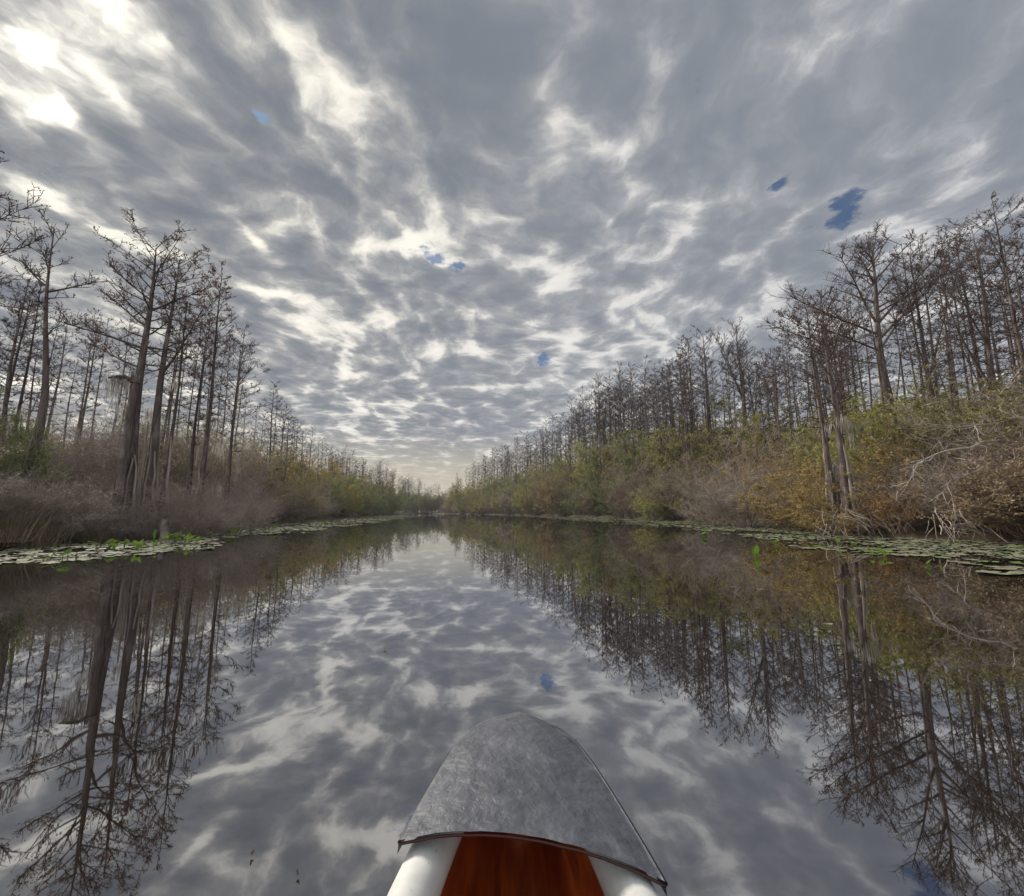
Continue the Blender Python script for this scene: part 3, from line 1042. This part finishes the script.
RF = random.Random(9)
for i in range(40):
    px, Y = 404 + 56 * (i + RF.random()) / 40, RF.uniform(261, 275)
    h = z_at(498 + RF.uniform(-4, 5), Y)
    c = RF.choice(('green', 'darkgreen', 'olive'))
    plant_shrub(RF.choice(SB['tall']), {'green': 'leafy green', 'darkgreen': 'dark green', 'olive': 'dull olive'}[c] + ' shrub closing off the channel at its far bend', x_at(px, Y), Y, c, 'twig', RF.uniform(0, 6), (1.3, 1.3, h / 8.0), c + ' shrubs at the far bend')


def bush_at(label, px, Y, h, kind, leaf, twig, seed, w=1.0, name='shrub'):
    R = random.Random(seed)
    s = h / BASEH[kind]
    X = x_at(px, Y)
    return plant_shrub(R.choice(SB[kind]), label, X, Y, leaf, twig, R.uniform(0, 6.28), (s * w, s * w, s), None, name=name)


bush_at('rounded leafless dark gray bush between the yellow and the ochre bushes', 748, 30.0, 4.6, 'twiggy', 'mauve', 'twig', 1, 1.15)
bush_at('second dark leafless mound just left of the rounded gray bush', 718, 33.0, 3.2, 'twiggy', 'mauve', 'twig', 2, 1.1)
bush_at('large ochre-leaved bush arching over the water left of the close cypress pair', 806, 23.0, 3.6, 'bush', 'ochre', 'twig_brown', 3, 1.25)
bush_at('ochre bush at the foot of the close cypress pair', 838, 19.8, 2.1, 'bush', 'ochre', 'twig_brown', 13, 1.35)
bush_at('small bright yellow-green bush at the waterline of the right bank', 656, 53.0, 4.4, 'bush', 'yellowgreen', 'twig', 4, 1.0)
bush_at('rust-orange bush glowing in the distant right thicket', 551, 96.0, 9.5, 'tall', 'rust', 'twig_brown', 5, .75)
bush_at('bright yellow-green leafy shrub high on the right under the spreading cypress', 908, 22.5, 6.0, 'bush', 'yellowgreen', 'twig', 6, .85)
bush_at('yellow-green leafy shrub topmost at the right, below the tall knotty cypress', 945, 25.5, 8.4, 'tall', 'yellowgreen', 'twig', 7, .8)
bush_at('low rust-brown bush at the water under the yellow-green shrub', 900, 17.8, 2.0, 'small', 'rust', 'twig_brown', 8, 1.0)
bush_at('bright green leafy bush at the left edge of the photo', 2, 15.0, 4.3, 'bush', 'green', 'twig', 9, .45)
for i, (px, Y, h, lb) in enumerate([(104, 15.6, 1.9, 'low gray brush left of the tallest left cypress foot'),
                                 (152, 16.6, 1.7, 'gray brush between the twined cypress trunks'), (176, 17.2, 2.4, 'gray brush at the foot of the thin pale cypress'),
                                 (206, 18.2, 1.6, 'gray brush covering the foot of the spire-topped cypress'), (232, 20.5, 2.5, 'gray brush under the round-headed cypress')]):
    bush_at(lb, px, Y, h, 'twiggy', 'mauve', 'twig_gray', 60 + i, 1.0)
bush_at('light green treetop shrub above the far right thicket', 640, 62.0, 11.5, 'tall', 'green', 'twig_gray', 10, .9)
bush_at('pale olive shrub leaning over the left bank at the far bend', 352, 74.0, 6.5, 'tall', 'yellowgreen', 'twig', 12, .9)

# ------------------------------------------------------------------ dead limbs at the right edge
def dead_limbs():
    R = random.Random(77)
    X, Y = x_at(1075, 15.2), 15.2
    t = thing('fallen_tree', 'fallen dead tree with bleached bare limbs sprawling over the thicket at the right edge', 'fallen tree', (X, Y, ground_z(X, Y)))
    def limb_path(pp, r):
        b = MB()
        pp = [(a, c, d + 1.0) for a, c, d in pp]
        r *= .75
        pts = [Vector((x_at(a, d, z_at(c, d)) - X, d - Y, z_at(c, d) - ground_z(X, Y))) for a, c, d in pp]
        fine = []
        for i in range(len(pts) - 1):
            for k in range(5):
                fine.append(pts[i].lerp(pts[i + 1], k / 5) + Vector((R.gauss(0, .05), R.gauss(0, .05), R.gauss(0, .05))))
        fine.append(pts[-1])
        n = len(fine)
        b.tube(fine, [r * (1 - .8 * i / n) for i in range(n)], 6)
        for k in range(15):
            q, td = at_t(fine, R.uniform(.12, .98))
            d = (td * .8 + Vector((R.uniform(-.6, .5), R.uniform(-.5, .3), R.uniform(-.7, .9)))).normalized()
            L = R.uniform(.4, 1.5)
            sp = curve_pts(q, d, L, 6, R.uniform(-.08, .05), .28, R)
            b.tube(sp, [r * .36 * (1 - .12 * i) for i in range(7)], 4)
            for _ in range(4):
                q2, td2 = at_t(sp, R.uniform(.3, 1))
                sp2 = curve_pts(q2, (td2 + Vector((R.uniform(-.8, .8), R.uniform(-.8, .8), R.uniform(-.8, .8)))).normalized(), L * .5, 4, 0, .3, R)
                b.tube(sp2, [.012, .010, .008, .006, .004], 3, cap=False)
        obj('limb', b, M['pale_wood'], t)
    limb_path([(1075, 500, 15.2), (1060, 430, 15.0), (1030, 416, 14.8), (990, 424, 14.5), (950, 428, 14.6)], .085)
    limb_path([(1075, 500, 15.2), (1050, 452, 14.6), (1010, 440, 14.4), (966, 446, 14.2), (932, 458, 14.3), (900, 470, 14.6)], .085)
    limb_path([(1075, 500, 15.2), (1050, 470, 14.0), (1012, 462, 13.8), (975, 470, 13.7), (940, 488, 13.7)], .065)
    limb_path([(1075, 500, 15.2), (1062, 400, 15.6), (1035, 384, 15.4), (1000, 398, 15.2)], .055)


dead_limbs()


def root_tangle(label, px, Y, w, h, seed, mat='twig_gray', n=60):
    X = x_at(px, Y)
    R = random.Random(seed)
    b = MB()
    for k in range(n):
        p0 = Vector((R.uniform(-w, w), R.uniform(.0, 1.0), R.uniform(h * .3, h)))
        d = Vector((R.uniform(-1, 1), R.uniform(-1, -.1), R.uniform(-.9, .1))).normalized()
        p = curve_pts(p0, d, R.uniform(.6, 1.6), 6, -.10, .25, R)
        r = R.uniform(.008, .03)
        b.tube(p, [r * (1 - .1 * i) for i in range(7)], 4, cap=False)
    t = tag(obj('root_tangle', b, M[mat]), label, 'roots')
    t.location = (X, Y, .05)


root_tangle('tangle of bare gray roots and sticks drooping into the water at the right edge', 1010, 15.0, 2.2, 1.2, 1, 'twig', n=80)
root_tangle('dark stick tangle hanging over the water below the close cypress pair', 868, 18.2, 1.8, 1.1, 2, 'twig', 70)

# ------------------------------------------------------------------ dry grass on the left bank
def grass_tuft(label, px, Y, h, n, seed, leaf='straw', w=.5, group=None):
    R = random.Random(seed)
    b = MB()
    for k in range(n):
        p = Vector((R.gauss(0, w * .5), R.gauss(0, w * .35), 0))
        d = Vector((R.gauss(0, .28), R.gauss(0, .28), 1)).normalized()
        L = h * R.uniform(.5, 1.1)
        pts = curve_pts(p, d, L, 4, -.10, .06, R)
        b.tube(pts, [.007, .006, .005, .0035, .0015], 3, cap=False)
    X = x_at(px, Y)
    o = tag(obj('grass_tuft', b, M[leaf]), label, 'grass', group)
    o.location = (X, Y, max(0, ground_z(X, Y)) - .02)


grass_tuft('tall tan grass clump at the very left edge of the bank', -8, 12.1, 1.2, 420, 1, 'straw', .8)
grass_tuft('straw-coloured grass clump right of the crooked cypress foot', 32, 12.9, .9, 320, 2, 'straw', .7)
grass_tuft('short pale grass tuft at the waterline left of the twined cypress pair', 85, 14.8, .5, 160, 3, 'straw', .4)
grass_tuft('small straw tuft close beside the tallest cypress foot', 98, 14.9, .5, 120, 4, 'straw', .3)
grass_tuft('low brown grass tuft between the left edge and the crooked cypress', 12, 12.5, .7, 200, 5, 'brown', .7)

# ------------------------------------------------------------------ water lilies
def mat_pad(name, a, b, rough=.7):
    m, g, out = new_mat(name)
    co = coords(g)
    inf = S(g.nt, g.node('ShaderNodeObjectInfo').outputs['Random'])
    n = g.noise(co, 9, 3, .6)
    x, y, z = g.sep(co)
    c = g.mix(n.smooth(.3, .7), a, b)
    c = g.mix(inf * .55, c, tuple(v * .6 for v in a))
    bsdf(g, out, c, rough, .14, bump(g, n, .4, .01))
    return m


PAD = [mat_pad('pale_pad', (.105, .112, .066), (.185, .185, .13)), mat_pad('green_pad', (.07, .115, .032), (.12, .165, .05)), mat_pad('brown_pad', (.12, .095, .066), (.19, .16, .12))]


def pad_geo(b, cx, cy, r, a0, R, z=.006, n=14):
    """a notched disc with a slightly lifted rim"""
    base = len(b.v)
    tx, ty = R.uniform(-.05, .05), R.uniform(-.05, .05)
    b.v.append(Vector((cx, cy, z)))
    rim = []
    for ring, lift in ((.72, .002), (1.0, .010)):
        for k in range(n + 1):
            a = a0 + .22 + (2 * math.pi - .44) * k / n
            rr = r * ring * (1 + .05 * math.sin(a * 3 + cx * 7))
            dx, dy = math.cos(a) * rr, math.sin(a) * rr
            b.v.append(Vector((cx + dx, cy + dy, z + max(-.003, lift * R.uniform(.3, 2.2) * (r / .2) + (dx * tx + dy * ty) * .3))))
    m = n + 1
    for k in range(n):
        b.f.append((base, base + 1 + k, base + 2 + k))
        b.f.append((base + 1 + k, base + 1 + m + k, base + 2 + m + k, base + 2 + k))


EDGE_L = [(5, -8.6), (6.8, -8.1), (9, -8.0), (11.9, -8.7), (16, -9.8), (21.5, -10.6), (39, -12.5), (70, -17), (107, -22), (160, -36)]
EDGE_R = [(5, 8), (6.8, 8.1), (12, 8.4), (20, 10), (33, 10.2), (55, 6.7), (90, 4.5), (120, 0), (160, -8)]
RP = random.Random(5)
cand = []
for side, tab in ((-1, EDGE_L), (1, EDGE_R)):
    for _ in range(22000):
        Y = 6.3 * (150 / 6.3) ** RP.random()
        e, bk = interp(tab, Y), (interp(XL, Y) if side < 0 else interp(XR, Y))
        u = RP.random()
        X = e + (bk - e) * u + RP.gauss(0, .25)
        r = RP.uniform(.08, .24) * (1 if RP.random() < .8 else 1.35)
        if shore(X, Y) < r * .8:
            continue
        nz = mnoise.noise(Vector((X * .45, Y * .30, side * 3.0))) + .45 * mnoise.noise(Vector((X * 1.3, Y * .9, side * 7.0)))
        dens = (.06 + .36 * min(1, u * 3)) if side < 0 else (.02 + .42 * min(1, u * 2.0))
        if Y > 40:
            dens += .15
        if nz * .9 + dens < RP.uniform(.05, .55):
            continue
        cand.append((r / math.hypot(X, Y) ** 1.6, X, Y, r, side))
cell = {}
pads = []
for c in sorted(cand, reverse=True, key=lambda c: RP.random()):
    _, X, Y, r, side = c
    key = (int(X // .5), int(Y // .5))
    near = [q for i in (-1, 0, 1) for j in (-1, 0, 1) for q in cell.get((key[0] + i, key[1] + j), ())]
    if any((q[1] - X) ** 2 + (q[2] - Y) ** 2 < (.80 * (q[3] + r)) ** 2 for q in near):
        continue
    cell.setdefault(key, []).append(c)
    pads.append(c)
inview = lambda c: -40 < px_of(c[1], c[2]) < 1064
pads.sort(reverse=True, key=lambda c: (inview(c), c[0]))
shapes = []
for k in range(6):
    b = MB()
    pad_geo(b, 0, 0, .2, 0, RP, 0, 18)
    shapes.append(b.mesh('lily_pad', True))
PADW = {(-1, 0): ('pale silvery lily pad floating flat off the left bank', 'pale lily pads off the left bank'), (-1, 1): ('green lily pad floating among pale ones off the left bank', 'green lily pads off the left bank'),
        (-1, 2): ('withered brown lily pad floating off the left bank', 'brown lily pads off the left bank'),
        (1, 0): ('pale silvery lily pad floating flat off the right bank', 'pale lily pads off the right bank'), (1, 1): ('green lily pad floating among pale ones off the right bank', 'green lily pads off the right bank'),
        (1, 2): ('withered brown lily pad floating off the right bank', 'brown lily pads off the right bank')}
for c in pads[:296]:
    _, X, Y, r, side = c
    ci = 0 if RP.random() < .66 else RP.choice((1, 2, 2))
    lb, gp = PADW[(side, ci)]
    o = tag(obj('lily_pad', RP.choice(shapes), PAD[ci]), lb, 'lily pad', gp)
    o.location = (X, Y, .006)
    o.rotation_euler = (RP.gauss(0, .012), RP.gauss(0, .012), RP.uniform(0, 6.28))
    s = r / .2
    o.scale = (s * RP.uniform(.85, 1.15), s, s)
bl = [MB(), MB(), MB()]
for c in pads[296:]:
    _, X, Y, r, side = c
    pad_geo(bl[0 if RP.random() < .7 else RP.choice((1, 2))], X, Y, r, RP.uniform(0, 6.28), RP, .006, 9)
lp = MB()
allm = bpy.data.meshes.new('lily_pads')
idx = []
for k, b in enumerate(bl):
    off = len(lp.v)
    lp.v += b.v
    lp.f += [tuple(i + off for i in f) for f in b.f]
    idx += [k] * len(b.f)
allm.from_pydata([tuple(p) for p in lp.v], [], lp.f)
for m in PAD:
    allm.materials.append(m)
allm.polygons.foreach_set('material_index', idx)
lo = bpy.data.objects.new('lily_pads', allm)
C.objects.link(lo)
tag(lo, 'far mat of small pale lily pads along both banks', 'lily pads', None, 'stuff')


def spatterdock(label, px, py, n, size, seed, leafmat='leaf_bright', spread=.22):
    Y = 430.0 / (py - 512)
    X = x_at(px, Y)
    R = random.Random(seed)
    t = thing('water_plant', label, 'water plant', (X, Y, 0))
    for k in range(n):
        a = R.uniform(0, 6.28)
        foot = Vector((math.cos(a), math.sin(a), 0)) * spread * R.random()
        h = size * R.uniform(.3, 1.0)
        top = foot + Vector((R.gauss(0, .05), R.gauss(0, .05), h))
        s = MB()
        s.tube([foot + Vector((0, 0, -.2)), foot.lerp(top, .6), top], [.010, .009, .007], 5)
        st = obj('stem', s, M['leaf_bright'], t)
        L, W = size * R.uniform(.7, 1.1), size * R.uniform(.5, .7)
        d = Vector((R.gauss(0, .6), R.gauss(0, .6), R.uniform(.2, .9))).normalized()
        s_ = d.cross(Vector((R.gauss(0, .3), R.gauss(0, .3), 1))).normalized()
        nn = s_.cross(d)
        b = MB()
        prof = ((-.22, .30), (-.05, .5), (.15, .56), (.4, .48), (.65, .32), (.85, .15), (1.0, .0))
        for (u, w) in prof:
            c = top + d * (u * L) - nn * (.12 * L * u * u)
            for q in (-1, -.5, 0, .5, 1):
                notch = .16 * L if (q == 0 and u < 0) else 0
                b.v.append(c + s_ * (q * w * W) + nn * (abs(q) * .10 * W) + d * notch)
        for i in range(len(prof) - 1):
            for j in range(4):
                b.f.append((i * 5 + j, i * 5 + j + 1, (i + 1) * 5 + j + 1, (i + 1) * 5 + j))
        obj('leaf', b.mesh('leaf', True), M[leafmat], t)


M['leaf_bright'] = mat_leaf('bright_water_leaves', (.12, .20, .03), (.20, .29, .055), .4, .25)
M['leaf_water'] = mat_leaf('dull_water_leaves', (.09, .14, .035), (.15, .20, .05), .35, .3)
spatterdock('bright green upright water plant leaves standing alone off the right bank', 756, 555, 5, .17, 1, spread=.14)
spatterdock('small bright green water plant between pale pads nearer the right edge', 878, 555, 4, .14, 2, spread=.10)
spatterdock('low green water plant right of the small bright one', 934, 566, 3, .10, 3, 'leaf_water')
spatterdock('dull green water plant near the bank left of the bright lone one', 703, 537, 4, .22, 4, 'leaf_water')
spatterdock('dim green water plant just behind the bright lone one', 776, 545, 4, .18, 5, 'leaf_water')
spatterdock('dull green water plant close to the bank above the small bright one', 850, 546, 4, .15, 6, 'leaf_water')
for i, (px, py, n, sz, lb) in enumerate([
        (58, 559, 7, .16, 'green water plant nearest the left edge in the pad mat'), (110, 549, 9, .20, 'long green water plant patch in front of the tallest left cypress'),
        (135, 549, 8, .18, 'green water plant patch just right of the long one before the twined pair'), (168, 541, 9, .24, 'large green water plant clump below the pale broken stump'),
        (196, 543, 7, .20, 'green water plant right of the large clump on the left'), (228, 536, 6, .22, 'green water plant in mid mat below the round-headed cypress'),
        (272, 531, 6, .24, 'green water plant further along the left mat below olive bushes'), (325, 526, 6, .28, 'farthest green water plant in the left pad mat')]):
    spatterdock(lb, px, py, n, sz, 20 + i, 'leaf_bright' if i in (2, 3, 4) else 'leaf_water', spread=.45)

# ------------------------------------------------------------------ the canoe
def canoe():
    LEN = 4.7
    TIPX, TIPY = .017, 1.315
    hw = lambda s: .217 * (max(s, 0) / .58) ** .37 + .03 * max(0, s - .58) ** 2 * (1 if s < 1.5 else 1) 
    sst = lambda t: t * t * (3 - 2 * t)
    sheer = lambda s: .335 + .115 * sst(min(1, max(0, (abs(2 * s / LEN - 1) - .1) / .72)))
    W = lambda x, s, z: Vector((TIPX + x, TIPY - s, z))
    ss = [LEN / 2 * (1 - math.cos(math.pi * i / 60)) for i in range(61)]
    hs = lambda s: hw(s if s < LEN / 2 else LEN - s)
    root = thing('canoe', 'gray decked canoe with white gunwales and red-brown interior, bow pointing up the channel', 'canoe')
    # felt-like gray composite
    m, g, out = new_mat('gray_fibre_deck')
    co = coords(g)
    n1 = g.noise(co, 34, 5, .62, .4)
    n2 = g.noise(co, 6, 4, .6)
    n3 = g.noise(co, 110, 3, .6)
    n4 = g.noise(co, 13, 3, .55)
    c = g.mix((n1.smooth(.3, .7) * .4 + n2.smooth(.3, .7) * .6), (.029, .032, .041), (.064, .068, .082))
    c = g.mix(n4.smooth(.58, .72) * .45, c, (.115, .118, .13))
    sc = g.noise(g.vmul(co, (1, .12, 1)), 55, 2, .5)
    c = g.mix(sc.smooth(.72, .75) * n4.smooth(.5, .62) * .35, c, (.28, .28, .29))
    c = g.mix(g.noise(co, 20, 3, .6).smooth(.66, .74) * .55, c, (.045, .045, .05))
    bsdf(g, out, c, n2 * .25 + .42, .4, bump(g, n1 * .6 + n4 * 1.3 + n3 * .05, .8, .010))
    deckm = m
    m, g, out = new_mat('dark_hull')
    bsdf(g, out, (.045, .045, .05), .4, .4)
    hullm = m
    m, g, out = new_mat('black_edge')
    bsdf(g, out, (.014, .013, .015), .75, .15)
    edgem = m
    m, g, out = new_mat('dark_red_trim')
    bsdf(g, out, (.03, .008, .007), .5, .3)
    trimm = m
    m, g, out = new_mat('white_gunwale')
    co = coords(g)
    n = g.noise(co, 14, 4, .6)
    n2 = g.noise(co, 120, 2, .5)
    c = g.mix(n.smooth(.35, .7), (.44, .435, .415), (.35, .345, .325))
    c = g.mix(n2.smooth(.70, .74) * .6, c, (.25, .22, .19))
    bsdf(g, out, c, .6, .25)
    whitem = m
    m, g, out = new_mat('red_brown_wood')
    co = coords(g)
    n = g.noise(g.vmul(co, (1, .05, .25)), 60, 4, .6, .3)
    n2 = g.noise(g.vmul(co, (1, .15, .4)), 9, 3, .5)
    c = g.mix(n.smooth(.3, .7), (.25, .045, .011), (.46, .105, .024))
    c = g.mix(n2.smooth(.45, .7) * .7, c, (.17, .028, .009))
    bsdf(g, out, c, .5, .3, bump(g, n, .3, .003))
    woodm = m

    def shell(inset, zb, name, mat, flip=False):
        b = MB()
        K = 9
        for s in ss:
            w = max(.004, hs(s) - inset)
            zt = sheer(s) - .050 - .02 * min(1, max(0, 1.35 - min(s, LEN - s) / .45))
            e = min(1, min(s, LEN - s) / .5)
            for k in range(-K, K + 1):
                a = k / K * math.pi / 2
                x = w * math.copysign(abs(math.sin(a)) ** .62, a)
                zr = abs(math.cos(a)) ** .75
                zlow = zb + (1 - e) ** 2 * .12
                b.v.append(W(x, min(LEN - inset, max(inset, s)), zt - (zt - zlow) * zr))
        m_ = 2 * K + 1
        for i in range(len(ss) - 1):
            for k in range(m_ - 1):
                f = (i * m_ + k, i * m_ + k + 1, (i + 1) * m_ + k + 1, (i + 1) * m_ + k)
                b.f.append(f if flip else f[::-1])
        obj(name, b.mesh(name, True), mat, root)

    shell(.038, -.11, 'hull', hullm)
    shell(.050, .045, 'interior', woodm, True)
    # gunwales: fat white tubes inside the rim
    for sd in (-1, 1):
        b = MB()
        pts = [W(sd * (hs(s) - .036), s, sheer(s) - .056) for s in [.34 + (LEN - .68) * i / 60 for i in range(61)]]
        b.tube(pts, [.039] * 61, 18)
        obj('gunwale', b.mesh('gunwale', True), whitem, root)

    def deck(flip):
        """crowned end plate: blunt nose, skewed rear edge"""
        b = MB()
        NU, NV = 48, 60
        R = random.Random(4)
        rear = lambda u: .512 + .034 * u + .012 * u * u
        def P(u, v, dz=0.0):
            s = rear(u) * v ** 1.6
            w = hw(s) * 1.012 + .004
            z = sheer(s) + .020 - .024 * abs(u) ** 2.2 * (.5 + .5 * sst(min(1, s / .45))) - .030 * max(0, 1 - s / .30) ** 2.5 - .010 * (u > 0) * u * u
            z += (.0025 * mnoise.noise(Vector((u * w * 12, s * 12, 0))) + .0014 * mnoise.noise(Vector((u * w * 45, s * 45, 3)))) * (1 - u ** 4)
            return W(u * w, s, z + dz) if not flip else W(-u * w, LEN - s, z + dz)
        for j in range(NV + 1):
            for i in range(NU + 1):
                b.v.append(P(i / NU * 2 - 1, max(.0005, j / NV)))
        for j in range(NV):
            for i in range(NU):
                f = (j * (NU + 1) + i, j * (NU + 1) + i + 1, (j + 1) * (NU + 1) + i + 1, (j + 1) * (NU + 1) + i)
                b.f.append(f)
        # turned-down skirt along both sides
        for i, sgn in ((0, -1), (NU, 1)):
            base = len(b.v)
            for j in range(NV + 1):
                p = b.v[j * (NU + 1) + i]
                b.v.append(p + Vector((.002 * sgn * (1 if not flip else -1), 0, -.022)))
            for j in range(NV):
                a0, a1 = j * (NU + 1) + i, (j + 1) * (NU + 1) + i
                b.f.append((a0, a1, base + j + 1, base + j))
        dk = obj('deck_plate', b.mesh('deck_plate', True), deckm, root)
        e = MB()
        pts = [P(1, max(.0005, 1 - j / 120)) for j in range(121)] + [P(-1, max(.0005, j / 120)) for j in range(1, 121)]
        pts = [p + Vector((0, 0, -.0035)) for p in pts]
        e.tube(pts, [.0040] * 121 + [.0024] * 120, 6)
        obj('rim', e.mesh('rim', True), edgem, dk)
        t = MB()
        pts = [P(-1 + 2 * i / 40, 1, -.006) for i in range(41)]
        t.tube(pts, [.0024] * 41, 8)
        obj('trim', t.mesh('trim', True), trimm, dk)
    deck(False)
    deck(True)

    def box(name, mat, s0, s1, z, th):
        b = MB()
        for zz in (z, z + th):
            for s, sg in ((s0, -1), (s0, 1), (s1, 1), (s1, -1)):
                b.v.append(W(sg * (hs(s) - .09), s, zz))
        b.f += [(0, 1, 2, 3), (7, 6, 5, 4), (0, 4, 5, 1), (1, 5, 6, 2), (2, 6, 7, 3), (3, 7, 4, 0)]
        o = obj(name, b, mat, root)
        bv = o.modifiers.new('bevel', 'BEVEL')
        bv.width = .008
        bv.segments = 3
    box('seat', woodm, 1.55, 1.82, .21, .03)
    box('seat', woodm, 3.55, 3.80, .22, .03)
    box('thwart', woodm, 2.55, 2.62, .26, .025)


canoe()

# ------------------------------------------------------------------ thin winter haze over the swamp
def haze():
    m, g, out = new_mat('thin_haze')
    v = g.node('ShaderNodeVolumePrincipled')
    v.inputs['Color'].default_value = (.86, .84, .86, 1)
    v.inputs['Density'].default_value = .0002
    v.inputs['Anisotropy'].default_value = .2
    g.link(v.outputs[0], out.inputs[1])
    b = MB()
    x, y0, y1, z0, z1 = 2450, -2050, 3050, -2.3, 34
    b.v = [Vector(p) for p in ((-x, y0, z0), (x, y0, z0), (x, y1, z0), (-x, y1, z0), (-x, y0, z1), (x, y0, z1), (x, y1, z1), (-x, y1, z1))]
    b.f = [(3, 2, 1, 0), (4, 5, 6, 7), (0, 1, 5, 4), (1, 2, 6, 5), (2, 3, 7, 6), (3, 0, 4, 7)]
    tag(obj('haze', b, m), 'thin pale haze hanging over the swamp', None, None, 'stuff')


haze()
SC.cycles.volume_bounces = 0


for i, (px, py, lb) in enumerate([(252, 857, 'brown leaf floating alone at lower left of the canoe'), (298, 877, 'small dark leaf floating close left of the canoe bow'),
                                  (307, 599, 'dark fallen leaf floating in the open channel left of its middle'), (828, 625, 'pale fallen leaf floating under the right bank reflections'),
                                  (760, 590, 'tan leaf floating below the lone bright water plant'), (905, 690, 'brown leaf floating among the dark reflections at right'),
                                  (655, 668, 'tiny leaf floating in the channel beyond the bow on the right'), (385, 650, 'curled tan leaf floating in the open channel')]):
    R = random.Random(500 + i)
    Y = 1.0 * (F * CP + (448 - py) * -SP) / -((448 - py) * CP + F * SP)
    b = MB()
    L = .007 if py > 800 else .022 if py > 640 else .05
    for k in range(9):
        a = 6.283 * k / 9
        b.v.append(Vector((math.cos(a) * L, math.sin(a) * L * .5, .004 + .012 * abs(math.cos(a)) * R.uniform(.5, 1.2))))
    b.v.append(Vector((0, 0, .004)))
    b.f = [(k, (k + 1) % 9, 9) for k in range(9)]
    o = tag(obj('floating_leaf', b, M['straw' if i in (3, 4, 7) else 'tuft']), lb, 'leaf')
    o.location = (x_at(px, Y), Y, .002)
    o.rotation_euler = (0, 0, R.uniform(0, 6))
